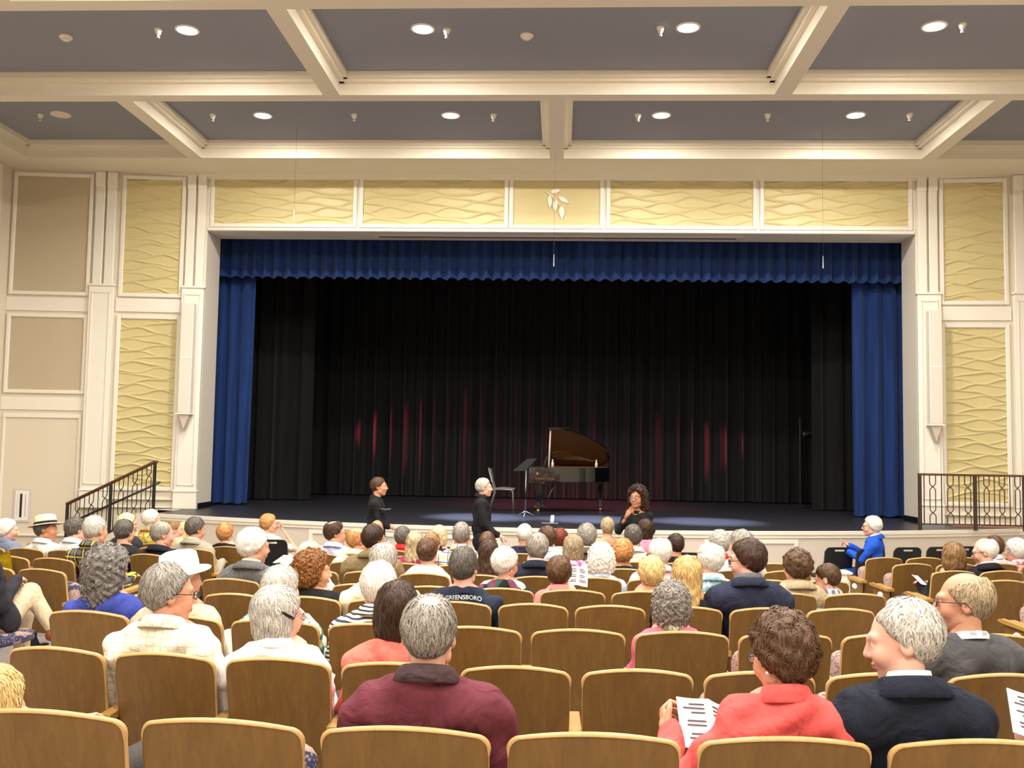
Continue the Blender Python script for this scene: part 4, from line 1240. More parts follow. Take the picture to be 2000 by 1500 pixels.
# ------------------------------------------------------------------ the person builder
SKT = [(214, 160, 130), (222, 172, 146), (206, 150, 120), (226, 178, 154)]
PEOPLE = []
def lerp(a, b, t): return a+(b-a)*t
def person(label, root_loc, rz, head, yaw=0., pitch=0., roll=0., sex='m', hair='short', hc='grey', top=None, kind='shirt', collar=None,
           sleeve='long', trousers=(70, 66, 62), tone=None, glasses=None, lod=2, wide=1.0, girth=1.0, stand=False, arms=None, hs=None, legs=None,
           seed=0, cut=None, hat=None, hands=('relax', 'relax'), group=None, undershirt=None, hold=None, earring=False, barrette=False, scarf=None, necklace=False, shoe=(52, 34, 26), lowneck=0.):
    rs = np.random.RandomState(1000+seed)
    hs = hs or (1.0 if sex == 'm' else .95 if sex == 'f' else .88)
    tone = tone or SKT[seed % 4]
    Hh, Hb, NS = {0: (.0062, .012, 2600), 1: (.0072, .015, 1100), 2: (.009, .019, 380), 3: (.0105, .022, 220)}[lod]
    root = thing('person', label, 'person', root_loc, rz, group)
    head = np.array(head, float)
    N = head+np.array([0, -.035, -.150*hs])
    hipz = .54 if not stand else .50*(head[2]+.12)
    H = np.array([head[0]*.45, .335, hipz]) if not stand else np.array([head[0]*.2, N[1]+.02, hipz])
    sw = (.172 if sex == 'm' else .150 if sex == 'f' else .125)*wide
    g = girth*(1. if sex == 'm' else .9 if sex == 'f' else .75)
    SL, SR = N+np.array([-sw, -.005, -.088]), N+np.array([sw, -.005, -.088])
    ch, ab = lerp(H, N, .66), lerp(H, N, .32)
    ch[1] -= .0; ab[1] -= .005
    A = arms or {}
    eL = np.array(A.get('eL', SL+np.array([-.045*wide, .07, -.25]))); eR = np.array(A.get('eR', SR+np.array([.045*wide, .07, -.25])))
    if stand:
        wL = np.array(A.get('wL', eL+np.array([.01, .10, -.22]))); wR = np.array(A.get('wR', eR+np.array([-.01, .10, -.22])))
    else:
        wL = np.array(A.get('wL', [H[0]-.09, .52, .66])); wR = np.array(A.get('wR', [H[0]+.09, .52, .66]))
    tor = [('c', H+[-.07, 0, 0], H+[.07, 0, 0], .112*g, .112*g), ('e', ab, (.148*g, .118*g, .17)), ('e', ch, (.162*wide*(1 if sex == 'm' else .92), .112*g, .19)),
           ('c', lerp(SL, N, .12), lerp(SR, N, .12), .054, .054), ('c', N+[-.032, -.014, -.008], SL+[.03, 0, .004], .040, .046), ('c', N+[.032, -.014, -.008], SR+[-.03, 0, .004], .040, .046)]
    if sex == 'f': tor.append(('e', ch+[0, .075, .0], (.12, .06, .07)))
    ra = 1.0 if sex == 'm' else .84 if sex == 'f' else .75
    armL = [('c', SL, eL, .053*ra, .044*ra), ('c', eL, wL, .043*ra, .029*ra)]; armR = [('c', SR, eR, .053*ra, .044*ra), ('c', eR, wR, .043*ra, .029*ra)]
    lg = legs or {}
    if not stand:
        kL, kR = np.array(lg.get('kL', [H[0]-.12, .70, .50])), np.array(lg.get('kR', [H[0]+.12, .70, .50]))
        aL, aR = np.array(lg.get('aL', [H[0]-.12, .68, .10])), np.array(lg.get('aR', [H[0]+.12, .68, .10]))
    else:
        st_ = lg.get('stride', .0)
        kL, kR = H+np.array([-.09, st_*.5+.02, -hipz*.47]), H+np.array([.09, -st_*.4+.03, -hipz*.47])
        aL, aR = np.array([H[0]-.09, H[1]+st_*.8, .09]), np.array([H[0]+.09, H[1]-st_*.8, .09])
    hl, hr_ = H+[-.085, .0, -.02], H+[.085, .0, -.02]
    legp = [('c', hl, kL, .092*g, .066), ('c', kL, aL, .062, .046), ('c', hr_, kR, .092*g, .066), ('c', kR, aR, .062, .046)]
    tL, tR = np.array(lg.get('tL', aL+[-.02, .15, -.055])), np.array(lg.get('tR', aR+[.02, .15, -.055]))
    # ---- garment
    infl = {'shirt': .014, 'tee': .010, 'blazer': .020, 'knit': .016, 'polo': .014, 'tank': .008, 'coat': .024}[kind]
    sd = seed*1.7
    short = {'long': None, 'short': .0, 'half': .55, 'none': -1}[sleeve]
    gl, gr = [list(q) for q in armL], [list(q) for q in armR]
    if short is not None:
        for q, S_, E_ in ((gl, SL, eL), (gr, SR, eR)):
            if short < 0: q[:] = []
            elif short == 0: q[:] = [['c', S_, lerp(S_, E_, .72), .056*ra, .056*ra]]
            else: q[1][2] = lerp(np.array(q[1][1]), np.array(q[1][2]), .5)
    ft, fl, fr_ = prims_sdf(tor, .07, infl), prims_sdf(gl, .015, infl) if gl else None, prims_sdf(gr, .015, infl) if gr else None
    amp = .0078 if kind != 'blazer' else .005
    def gfn(x, y, z):
        d = ft(x, y, z)
        for f_ in (fl, fr_):
            if f_ is not None: d = smin(d, f_(x, y, z), .028)
        d = d+amp*np.sin(24*z+10*x+4*np.sin(12*x+sd)+6*y+sd)+.6*amp*np.sin(38*x-16*z+4*np.sin(14*z+sd)+9*y)
        zc = N[2]+.038-lowneck-.3*(y-N[1])
        d = smax(d, z-zc-(0 if cut is None else cut), .006)
        return d
    lo, hi = bounds(tor+[tuple(q) for q in gl+gr], infl+.06)
    V, Q = surf(gfn, lo, hi, Hb)
    gname = {'shirt': 'shirt', 'tee': 't_shirt', 'blazer': 'jacket', 'knit': 'sweater', 'polo': 'polo_shirt', 'tank': 'top', 'coat': 'coat'}[kind]
    garment = obj(gname, npmesh(gname, V, Q), top, root)
    # ---- trousers, shoes
    tp_ = [('c', H+[-.07, 0, -.01], H+[.07, 0, -.01], .118*g, .118*g)]+legp
    lo, hi = bounds(tp_, .05)
    V2, Q2 = surf(prims_sdf(tp_, .03, .006), lo, hi, .026 if lod > 1 else .02)
    obj('trousers', npmesh('trousers', V2, Q2), cloth('plain', trousers), root)
    for a_, t_ in ((aL, tL), (aR, tR)):
        sp = [('c', a_+[0, -.03, -.03], t_, .042, .036), ('c', a_+[0, -.03, -.03], a_+[0, 0, .03], .042, .040)]
        lo, hi = bounds(sp, .03); v_, q_ = surf(prims_sdf(sp, .02), lo, hi, .018)
        obj('shoe', npmesh('shoe', v_, q_), plain('shoe leather %d' % sum(shoe), shoe, .4), root)
    # ---- skin: neck, torso, limbs, head, hands as one figure
    nk = .054*hs if sex == 'm' else .046*hs
    sk = [q for q in tor]+[('c', N+[0, .0, -.05], head+[0, -.022*hs, -.06*hs], nk*1.08, nk)]
    skl = armL+armR+legp
    shr = -.010 if cut is None else -.001
    fa, fb = prims_sdf(sk[:-1], .06, shr), prims_sdf(skl, .02, -.004)
    fneck = prims_sdf(sk[-1:], .02)
    def sfn(x, y, z): return smin(smin(fa(x, y, z), fb(x, y, z), .02), fneck(x, y, z), .03)
    lo, hi = bounds(sk+skl, .06)
    hb = .034 if cut is None and sleeve == 'long' else .024
    bv, bq = surf(sfn, lo, hi, hb if lod > 1 else min(hb, .028))
    zz = N[2]-.05; lo2 = N+[-.12, -.12, -.06]; hi2 = head+[.12, .10, -.02]
    nv, nq = surf(lambda x, y, z: smax(smin(fneck(x, y, z), fa(x, y, z), .03), (lo2[2]+.015)-z, .004), np.minimum(lo2, hi2), np.maximum(lo2, hi2), .012)
    R = np.array((Matrix.Rotation(yaw, 3, 'Z') @ Matrix.Rotation(pitch, 3, 'X') @ Matrix.Rotation(roll, 3, 'Y')))
    fs = hs*(1+.03*rs.randn(3)*np.array([.6, .5, .6]))
    def HT(v): return (v*fs) @ R.T + head
    hv, hq, hmi = head_mesh(Hh)
    vs = [bv, nv, HT(hv)]; qs = [bq, nq+len(bv), hq+len(bv)+len(nv)]; mis = [np.zeros(len(bq), int), np.zeros(len(nq), int), hmi]
    o_ = len(bv)+len(nv)+len(hv)
    for w_, e_, mir, pose, hd in ((wL, eL, True, hands[0], A.get('hL')), (wR, eR, False, hands[1], A.get('hR'))):
        pv, pq = hand_mesh(pose, .0055 if lod == 0 or hd else .0085)
        pv = pv.copy(); pq = pq.copy()
        if mir: pv[:, 0] *= -1; pq = pq[:, ::-1]
        fd = (w_-e_); fd /= np.linalg.norm(fd)
        yd, zd = hd if hd else (fd*.6+np.array([0, .5, -.1]), np.array([(-.3 if mir else .3), .2, 1.]))
        Rm, o0 = frame_mat(w_+fd*.01, yd, zd)
        sc_ = (1.0 if sex == 'm' else .9 if sex == 'f' else .75)
        vs.append((pv*sc_) @ Rm.T+o0); qs.append(pq+o_); mis.append(np.zeros(len(pq), int)); o_ += len(pv)
    bm_ = npmesh('body', np.concatenate(vs), np.concatenate(qs), True, np.concatenate(mis))
    hm = hairmat(hc)
    body = obj('body', bm_, [skin(tone), LIP, EYEW, IRIS, hm], root)
    # ---- hair
    if hair:
        hh = {0: .0075, 1: .008, 2: .0095, 3: .0105}[lod]
        hV, hQ, _, _ = hair_mesh(hair, hh)
        cl = HAIR[hair].get('curl', 0)
        sV, sQ = strands(hair, hh, NS, {0: .0042, 1: .006, 2: .009, 3: .011}[lod]*(1.1 if cl else 1), .05 if hair in ('long', 'bob') else .034, rs)
        HV = HT(np.concatenate([hV, sV])); HQ = np.concatenate([hQ, sQ+len(hV)])
        obj('hair', npmesh('hair', HV, HQ), hm, root)
    # ---- collar
    def ring(name, mat, prof, tilt=.30, cz=0., sx=1., sy=1., open_=0.):
        n_ = 36; m_ = MB()
        c = N+np.array([0, -.006, .030+cz]); k = nk/.054
        vs_ = []
        for j in range(n_+1):
            a = -math.pi/2+open_/2*0+2*math.pi*j/n_
            for r_, z_ in prof:
                xx, yy = r_*k*sx*math.cos(a), r_*k*sy*math.sin(a)
                vs_.append((c[0]+xx, c[1]+yy, c[2]+z_-tilt*yy))
        p_ = len(prof)
        m_.add(vs_, [(j*p_+i, j*p_+i+1, (j+1)*p_+i+1, (j+1)*p_+i) for j in range(n_) for i in range(p_-1)])
        return m_.build(name, mat, garment, True)
    cm = collar or top
    if kind in ('shirt', 'polo'):
        ring('collar', cm, [(.060, -.02), (.059, .030), (.064, .036), (.074, .030), (.098, -.016), (.094, -.022)], .30, 0., 1.15)
    elif kind in ('blazer', 'coat'):
        ring('lapel_collar', top, [(.066, -.03), (.066, .016), (.072, .024), (.088, .016), (.120, -.034), (.116, -.044)], .30, 0., 1.12)
        if undershirt: ring('shirt_collar', undershirt, [(.058, -.03), (.058, .036), (.063, .040), (.068, .02), (.07, -.01)])
    elif kind in ('tee', 'knit', 'tank') and cut is None:
        ring('neckband', cm, [(.058, -.014), (.059, .004), (.066, .008), (.075, -.006), (.080, -.026)], .30, -.014 if collar is None else .004)
    if scarf: 
        ring('scarf', scarf, [(.058, -.03), (.062, .03), (.075, .045), (.092, .02), (.098, -.02), (.08, -.035)], .25)
    # ---- glasses and small things
    def HP_(p): return HT(np.array([p], float))[0]
    if glasses:
        gmat = plain('glasses %d' % sum(glasses), glasses, .3, .5)
        m_ = MB()
        for s_ in (-1, 1):
            rim = [HP_((s_*(.033+.024*math.cos(a)), .104-.004*abs(math.cos(a)), .002+.017*math.sin(a))) for a in np.linspace(0, 2*math.pi, 19)]
            m_.tube(rim, .0022, 5, False)
            m_.tube([HP_((s_*.057, .100, .008)), HP_((s_*.078, .06, .010)), HP_((s_*.086, -.008, .012)), HP_((s_*.086, -.028, -.012))], .0024, 5)
        m_.tube([HP_((-.010, .106, .006)), HP_((0, .110, .009)), HP_((.010, .106, .006))], .002, 5)
        fr2 = m_.build('glasses', gmat, root, True)
        gg = NT('lens glass') if ('lens',) not in MATS else None
        if gg:
            gg.b.inputs['Transmission Weight'].default_value = .9; MATS[('lens',)] = gg.set((.95, .97, 1, 1), .05, .5)
        m2 = MB()
        for s_ in (-1, 1):
            m2.add([HP_((s_*(.033+.022*math.cos(a)), .1035, .002+.0155*math.sin(a))) for a in np.linspace(0, 2*math.pi, 17)[:-1]], [tuple(range(16))])
        m2.build('lenses', MATS[('lens',)], fr2)
    if earring:
        for s_ in (-1, 1):
            p = HP_((s_*.083, -.006, -.042)); MB().lathe([(0, -.006), (.005, -.003), (.006, 0), (.005, .003), (0, .006)], 8, p, close=False).build('earring', plain('pearl', (236, 232, 226), .2), body, True)
    if barrette:
        m_ = MB(); m_.tube([HP_((.088, -.055, .045)), HP_((.100, -.02, .028)), HP_((.103, .01, .012)), HP_((.098, .03, .004))], [.004, .0075, .0075, .004], 6); m_.build('barrette', plain('black barrette', (24, 22, 24), .3), root, True)
    if hat:
        brim, band, crown_ = hat
        Mh = Matrix(np.vstack([np.hstack([R*hs, head[:, None]]), [0, 0, 0, 1]]).tolist()) @ Matrix.Translation((0, -.012, .052)) @ Matrix.Rotation(.14, 4, 'X')
        m_ = MB(); m_.lathe([(.150, -.004), (.152, .002), (.12, .008), (.094, .004), (.094, .0), (.12, .002)], 32, M=Mh, sy=1.12, close=False)
        hb_ = m_.build('hat', crown_, root, True)
        m_ = MB(); m_.lathe([(.094, .0), (.092, .05), (.085, .095), (.06, .108), (.03, .100), (0, .095)], 32, M=Mh, sy=1.16, close=False); m_.build('hat_crown', crown_, hb_, True)
        if band:
            m_ = MB(); m_.lathe([(.0955, .006), (.0945, .036), (.0935, .036), (.0945, .006)], 32, M=Mh, sy=1.16, close=False); m_.build('hat_band', band, hb_, True)
    if necklace:
        m_ = MB(); m_.tube([N+np.array([.062*math.cos(a), .03+.07*math.sin(a), -.005-.05*max(0, math.sin(a))]) for a in np.linspace(-.3, math.pi+.3, 18)], .005, 6); m_.build('necklace', plain('gold beads', (206, 176, 120), .3, .5, .6), root, True)
    PEOPLE.append(root)
    return dict(root=root, garment=garment, V=V, Q=Q, N=N, head=head, wL=wL, wR=wR)

def program(label, loc, rot, w_=.14, h_=.215, lines=True, fold=.5):
    t = thing('program_booklet', label, 'booklet', loc); t.rotation_euler = rot
    for s_ in (-1, 1):
        ca, sa = math.cos(fold*.5), math.sin(fold*.5)
        m_ = MB(); m_.grid(lambda a, b: (s_*a*w_*ca, a*w_*sa+.006*math.sin(math.pi*a), (b-.5)*h_), 6, 2)
        m_.grid(lambda a, b: (s_*a*w_*ca, a*w_*sa+.006*math.sin(math.pi*a)+.003, (b-.5)*h_), 6, 2)
        pg = m_.build('page', WHITEPAPER, t, True)
        if lines:
            l_ = MB()
            for k in range(9):
                zz_ = h_*(.36-.085*k); 
                if k in (3, 6): continue
                a0, a1 = .15, .5+.4*rng.random()
                p = lambda a, z_: (s_*a*w_*ca, a*w_*sa+.006*math.sin(math.pi*a)-.0012, z_)
                l_.add([p(a0, zz_), p(a1, zz_), p(a1, zz_+.006), p(a0, zz_+.006)], [(0, 1, 2, 3)])
            l_.build('print_lines', plain('print ink', (70, 68, 72), .7), pg)
    return t
# ------------------------------------------------------------------ the audience
TAKEN = {}
PL = lambda *c: cloth('plain', c)
def sit(label, u, v, block, row, short, **kw):
    """u, v: pixel of the top of the head in the photograph; row: the seat row that carries the person"""
    hs = kw.get('hs') or {'m': 1.0, 'f': .95, 'k': .88}[kw.get('sex', 'm')]; kw['hs'] = hs
    y = ROWY[row]+.2; dy = kw.pop('dy', 0.)
    for _ in range(4):
        p = ony(u, v, y+dy); y = row_y(block, row, p[0])+.20
    p = ony(u, v, y+dy)
    si = kw.pop('seat', None)
    i = nearest_seat(block, row, p[0] if si is None else si)
    if (block, row, i) in TAKEN: print('SEAT CONFLICT', label, '|', TAKEN[block, row, i])
    TAKEN[block, row, i] = short
    x = ROWX[block, row][i][0]; sy = row_y(block, row, x); rz = row_rot(block, row, x)
    sx = kw.pop('hip', None)
    fz = floor_z(row_base(row))
    t = HAIR[kw['hair']]['t'] if kw.get('hair') else 0
    if kw.get('hair') in ('fringe', 'thin'): t = .002
    hc = np.array([p[0]-x, p[1]-sy, p[2]-fz-.122*hs-t*.9])
    c, s_ = math.cos(-rz), math.sin(-rz)
    loc = (c*hc[0]-s_*hc[1], s_*hc[0]+c*hc[1], hc[2])
    kw.setdefault('lod', 0 if row <= 2 else 1 if row <= 4 else 2 if row <= 7 else 3)
    kw.setdefault('seed', len(PEOPLE)+1)
    return person(label, (x, sy, fz), rz, loc, **kw)

D2R = math.radians
# --- row 1, nearest the rear wall
A1 = sit('man in a maroon polo shirt with thinning grey hair, seen from behind', 841, 1163, 'C', 1, 'the man in the maroon polo', hair='thin', hc='grey', top=PL(104, 48, 58), kind='polo', collar=PL(74, 56, 58),
    sleeve='short', wide=1.16, girth=1.1, pitch=-.05, yaw=-.04, trousers=(60, 56, 56), seat=-.449)
A2 = sit('woman in a coral suede jacket with short tousled brown hair reading a booklet', 1527, 1194, 'C', 1, 'the woman in the coral jacket', sex='f', hair='wavy', hc='brown', top=PL(226, 92, 88), kind='shirt',
    yaw=.55, pitch=-.22, wide=1.12, glasses=(40, 50, 70), earring=True, trousers=(176, 178, 186),
    arms=dict(eL=(-.30, .20, .66), wL=(-.285, .42, .76), hL=((-.1, .75, .55), (-.9, .1, .1))), hands=('grip', 'relax'))
A3 = sit('elderly man in a dark navy blazer and white collar turning his silver head', 1762, 1171, 'C', 1, 'the silver-haired man in the navy blazer', hair='recede', hc='silver', top=PL(30, 34, 46), kind='blazer', undershirt=PL(242, 240, 236),
    yaw=1.15, pitch=-.18, roll=.05, wide=1.12, girth=1.1, trousers=(66, 66, 72), seat=1.24)
A4 = sit('small blond person in a white shirt low in the seat at the row end', -6, 1294, 'C', 1, 'the blond person in white', sex='k', hair='bob', hc='blond', top=PL(244, 242, 240), kind='shirt', yaw=-.2, hs=.92, wide=1.1, seat=-1.575, arms=dict(wR=(-.05, .45, .60)))
A5 = sit('person in a grey jacket holding up a white booklet beside the navy blazer', 2225, 1180, 'C', 1, 'the person in the grey jacket', hair='short', hc='grey', top=PL(120, 118, 120), kind='blazer', undershirt=PL(230, 230, 230),
    arms=dict(eL=(-.30, .22, .66), wL=(-.15, .42, .70), hL=((-.2, .75, .45), (-.9, .1, .1))), hands=('grip', 'relax'))
def rel(P_, loc): return tuple(P_['root'].matrix_basis @ Vector(loc))
bpy.context.view_layer.update()
program('open white printed booklet in the hand of the woman in coral', rel(A2, (-.135, .43, .785)), (D2R(-42), D2R(14), D2R(18)), .11, .18)
program('open white booklet held up by the person in the grey jacket', rel(A5, (-.09, .47, .80)), (D2R(-40), D2R(24), D2R(10)), .11, .17)
# --- row 2
sit('man in a cream checked shirt with grey-brown hair and glasses looking aside', 334, 1101, 'C', 2, 'the man in the cream checked shirt', hair='recede', hc='grey', top=cloth('windowpane', (240, 232, 212), (206, 190, 158)), kind='shirt', yaw=-.85, pitch=-.08, wide=1.15, girth=1.1, glasses=(40, 36, 40))
sit('white-bobbed woman in a white blouse with a black barrette', 547, 1141, 'C', 2, 'the woman with the black barrette', sex='f', hair='bob', hc='silver', top=PL(244, 238, 238), kind='shirt', yaw=-.85, pitch=-.08, barrette=True, glasses=(196, 150, 120), wide=1.18)
sit('woman with a smooth dark brown bob in a coral top', 778, 1133, 'C', 2, 'the woman with the dark brown bob', sex='f', hair='bob', hc='dbrown', top=PL(238, 120, 104), kind='tee', yaw=.1, wide=1.1)
# --- row 3
sit('woman with long curly charcoal hair in a royal blue T-shirt', 216, 1061, 'C', 3, 'the woman in the royal blue T-shirt', sex='f', hair='bigcurly', hc='salt', top=PL(62, 74, 158), kind='tee', sleeve='short', yaw=-.35, wide=1.2, girth=1.15)
sit('man in a beige jacket wearing a floppy white cloth hat', 356, 1086, 'C', 3, 'the man in the beige jacket', hair='short', hc='white', top=PL(196, 182, 160), kind='blazer', yaw=-.7, wide=1.1, hat=(None, None, PL(246, 242, 234)))
sit('grey-haired woman in a green and white leafy blouse', 552, 1102, 'C', 3, 'the woman in the leafy blouse', sex='f', hair='full', hc='silver', top=cloth('floral', (222, 226, 206), (96, 128, 100), (110, 168, 176), (214, 196, 120)), kind='shirt', yaw=-.3, wide=1.15)
sit('white-haired man in a thin black and white striped shirt', 741, 1097, 'C', 3, 'the man in the striped shirt', hair='full', hc='white', top=cloth('stripe', (238, 236, 230), (62, 62, 70)), kind='shirt', yaw=.1, wide=1.1, pitch=-.15)
sit('woman with curly grey hair in a bright pink top and pale scarf', 1311, 1133, 'C', 3, 'the curly grey woman in pink', sex='f', hair='curly', hc='grey', top=PL(236, 110, 138), kind='knit', scarf=cloth('floral', (206, 204, 176), (120, 132, 104), (150, 140, 110)), yaw=.0, hs=.9)
sit('man in a charcoal sweater and checked collar with glasses, in profile', 1880, 1118, 'C', 2, 'the man in the charcoal sweater', hair='fringe', hc='ash', top=PL(84, 82, 84), kind='knit', collar=cloth('check', (236, 236, 232), (150, 150, 158)), yaw=1.1, pitch=-.02, wide=1.2, girth=1.15, glasses=(60, 50, 44), hs=1.03)
# --- row 4
A6 = sit('man in a navy T-shirt lettered across the back, short dark grey hair', 907, 1068, 'C', 4, 'the man in the lettered navy T-shirt', hair='short', hc='dgrey', top=PL(36, 44, 62), kind='tee', sleeve='half', wide=1.15, yaw=-.2, lod=0)
sit('woman with auburn corkscrew curls in a black top, in profile', 615, 1072, 'C', 4, 'the woman with auburn curls', sex='f', hair='curly', hc='auburn', top=PL(30, 29, 32), kind='knit', yaw=-1.15, wide=1.05)
sit('stooping man with balding white head in a pale cream shirt', 750, 1060, 'C', 4, 'the balding man in cream', hair='fringe', hc='silver', top=PL(244, 226, 190), kind='shirt', pitch=-.25, wide=1.15, yaw=.15)
sit('woman with long wavy golden blond hair in a black top', 1340, 1084, 'C', 4, 'the woman with long golden hair', sex='f', hair='long', hc='blond', top=PL(32, 30, 32), kind='tank', sleeve='short', yaw=.15, wide=1.05)
sit('bearded man in a navy blazer and grey scarf with dark glasses, in profile', 1458, 1052, 'C', 4, 'the man in the navy blazer and scarf', hair='full', hc='dbrown', top=PL(44, 48, 68), kind='blazer', scarf=cloth('tweed', (120, 116, 118), (70, 68, 76)), yaw=1.1, pitch=-.1, wide=1.2, girth=1.1, glasses=(28, 28, 34))
# --- row 5
sit('white-haired man in a grey tweed jacket, head turned aside', 498, 1030, 'C', 5, 'the man in the grey tweed jacket', hair='full', hc='white', top=cloth('tweed', (70, 70, 72), (128, 126, 124)), kind='blazer', undershirt=PL(236, 226, 196), yaw=-.75, pitch=-.1, wide=1.15, girth=1.1, hs=1.08)
sit('woman with short feathery pale blond hair behind the auburn curls', 606, 1056, 'C', 5, 'the feathery blond woman', sex='f', hair='pixie', hc='paleblond', top=PL(186, 196, 210), kind='shirt')
sit('woman with short white hair in a black and green abstract print', 988, 1067, 'C', 5, 'the woman in the abstract print', sex='f', hair='full', hc='white', top=cloth('geo', (34, 36, 42), (44, 84, 84), (236, 232, 214), (110, 60, 84)), kind='tee', yaw=-.75, pitch=-.15, glasses=(60, 60, 66), earring=True, wide=1.05)
A7 = sit('woman with short brown hair in a salmon pink jacket holding a program', 1093, 1084, 'C', 5, 'the woman in the salmon jacket', sex='f', hair='pixie', hc='brown', top=PL(242, 140, 136), kind='shirt', yaw=-.15, wide=1.1, pitch=-.1)
sit('woman with short golden hair in a red and white flowered blouse', 1272, 1085, 'C', 5, 'the woman in the flowered blouse', sex='f', hair='pixie', hc='blond', top=cloth('floral', (238, 228, 214), (190, 70, 62), (120, 130, 92), (214, 160, 120)), kind='tee', sleeve='short', lowneck=.03)
sit('white-haired man with pink bald patch in a pale blue palm shirt', 1386, 1061, 'C', 5, 'the man in the palm shirt', hair='thin', hc='white', top=cloth('floral', (238, 236, 222), (150, 196, 214), (226, 206, 160), scale=.7), kind='shirt', yaw=.35, hs=1.05, wide=1.05)
sit('man with wavy brown hair in a tan tweed jacket', 1556, 1070, 'C', 5, 'the man in the tan tweed', hair='wavy', hc='brown', top=cloth('tweed', (150, 132, 104), (196, 178, 146)), kind='blazer', yaw=.2, seat=1.64)
sit('boy with short brown hair in a white and navy checked shirt', 1616, 1101, 'C', 5, 'the boy in the checked shirt', sex='k', hair='crop', hc='brown', top=cloth('check', (238, 236, 240), (70, 74, 110)), kind='shirt', yaw=.8, pitch=-.35, hs=.9, seat=2.15, wide=1.05)
# --- row 6
sit('man with dark hair and glasses in an olive brown jacket', 731, 1024, 'C', 6, 'the man in the olive jacket', hair='short', hc='dbrown', top=cloth('tweed', (118, 102, 72), (142, 124, 90)), kind='blazer', yaw=-.5, glasses=(30, 28, 30), wide=1.15)
sit('woman with brown pinned-up hair in a white sleeveless top', 836, 1050, 'C', 6, 'the woman in the white sleeveless top', sex='f', hair='updo', hc='brown', top=PL(248, 240, 226), kind='tee', sleeve='short', yaw=-.15)
sit('woman with long straight dark brown hair and brown top', 956, 1053, 'C', 6, 'the woman with long dark hair', sex='f', hair='long', hc='dbrown', top=PL(58, 42, 38), kind='tee', yaw=-.15)
sit('grey-haired man in a navy blazer beside the abstract print blouse', 1049, 1040, 'C', 6, 'the grey-haired man in navy', hair='full', hc='grey', top=PL(38, 40, 56), kind='blazer', undershirt=PL(232, 196, 196), yaw=.25, wide=1.15)
sit('woman with white curls in a light blue denim shirt', 1174, 1060, 'C', 6, 'the woman with white curls', sex='f', hair='curly', hc='white', top=PL(196, 212, 234), kind='shirt', hs=1.0, wide=1.05)
sit('pink bald man with glasses band in a pale lilac shirt', 1288, 1052, 'C', 6, 'the bald man in lilac', hair='fringe', hc='white', top=PL(234, 210, 218), kind='shirt', yaw=.45, pitch=-.25, glasses=(60, 40, 44), wide=1.1, hs=1.05)
# --- row 7
sit('man with a ginger balding head and glasses in a butter yellow shirt', 700, 1031, 'C', 7, 'the man in the butter yellow shirt', hair='fringe', hc='ginger', top=PL(248, 234, 190), kind='shirt', yaw=-.75, glasses=(70, 60, 56))
sit('woman with straight ash blond hair in a magenta top', 812, 1036, 'C', 7, 'the woman in magenta', sex='f', hair='long', hc='ash', top=PL(158, 54, 84), kind='tee', yaw=-.1)
sit('man in an orange and blue plaid shirt with cropped grey hair', 902, 1020, 'C', 7, 'the man in orange plaid', hair='crop', hc='grey', top=cloth('plaid', (240, 234, 220), (238, 196, 140), (112, 122, 160)), kind='shirt', yaw=.0)
sit('woman with an ash brown bob in a pink flowered top', 1119, 1043, 'C', 7, 'the woman in the pink flowered top', sex='f', hair='bob', hc='ash', top=cloth('floral', (236, 150, 186), (246, 232, 236), (196, 90, 150)), kind='tee', sleeve='short', yaw=.25)
sit('woman with frizzy light brown curls in a black top', 1216, 1051, 'C', 7, 'the woman with frizzy curls', sex='f', hair='tight', hc='ginger', top=PL(36, 34, 44), kind='tee', hs=1.0)
sit('grey-haired man in a white shirt behind the bearded man in the scarf', 1446, 1034, 'C', 7, 'the grey-haired man in white', hair='full', hc='grey', top=PL(236, 230, 238), kind='shirt', yaw=.5, hs=1.05)
# --- row 8
sit('dark-haired balding man with glasses in a pale blue shirt, in profile', 656, 1018, 'C', 8, 'the man in the pale blue shirt', hair='thin', hc='dbrown', top=PL(206, 212, 240), kind='shirt', yaw=-1.0, glasses=(120, 90, 70), hs=1.08, wide=1.15)
sit('woman with a clipped brown twist of hair in a white blouse', 845, 1038, 'C', 8, 'the woman with the clipped twist', sex='f', hair='updo', hc='lbrown', top=PL(246, 242, 240), kind='shirt', yaw=-.2)
sit('woman with brown hair gathered in a clip by the walking man', 953, 1037, 'C', 8, 'the woman with the hair clip', sex='f', hair='updo', hc='brown', top=PL(58, 48, 46), kind='tee', yaw=-.1)
sit('woman with smooth mid-brown hair in a pale top', 1069, 1026, 'C', 8, 'the smooth brown-haired woman', sex='f', hair='pixie', hc='brown', top=PL(226, 232, 240), kind='shirt', seat=1.0-1.15, hs=1.0)
sit('grey-haired man in a dark grey jacket by the bare-shouldered woman', 1146, 1022, 'C', 8, 'the man in the dark grey jacket', hair='full', hc='grey', top=PL(98, 90, 80), kind='blazer', undershirt=PL(220, 200, 180), yaw=.1, hs=1.1)
sit('man with dark grey hair in a pale green shirt', 1237, 1024, 'C', 8, 'the man in the pale green shirt', hair='short', hc='dgrey', top=PL(232, 234, 220), kind='shirt', yaw=-.2, hs=1.08)
sit('person with dark cropped hair in black beside an empty stacking chair', 1319, 1041, 'C', 8, 'the dark-haired person in black', hair='short', hc='dbrown', top=PL(26, 25, 27), kind='tee', yaw=.1)
sit('woman with short grey waves in an orange-red top', 1404, 1035, 'C', 8, 'the woman in orange-red', sex='f', hair='tight', hc='silver', top=PL(206, 76, 48), kind='shirt', yaw=.35, hs=1.05)
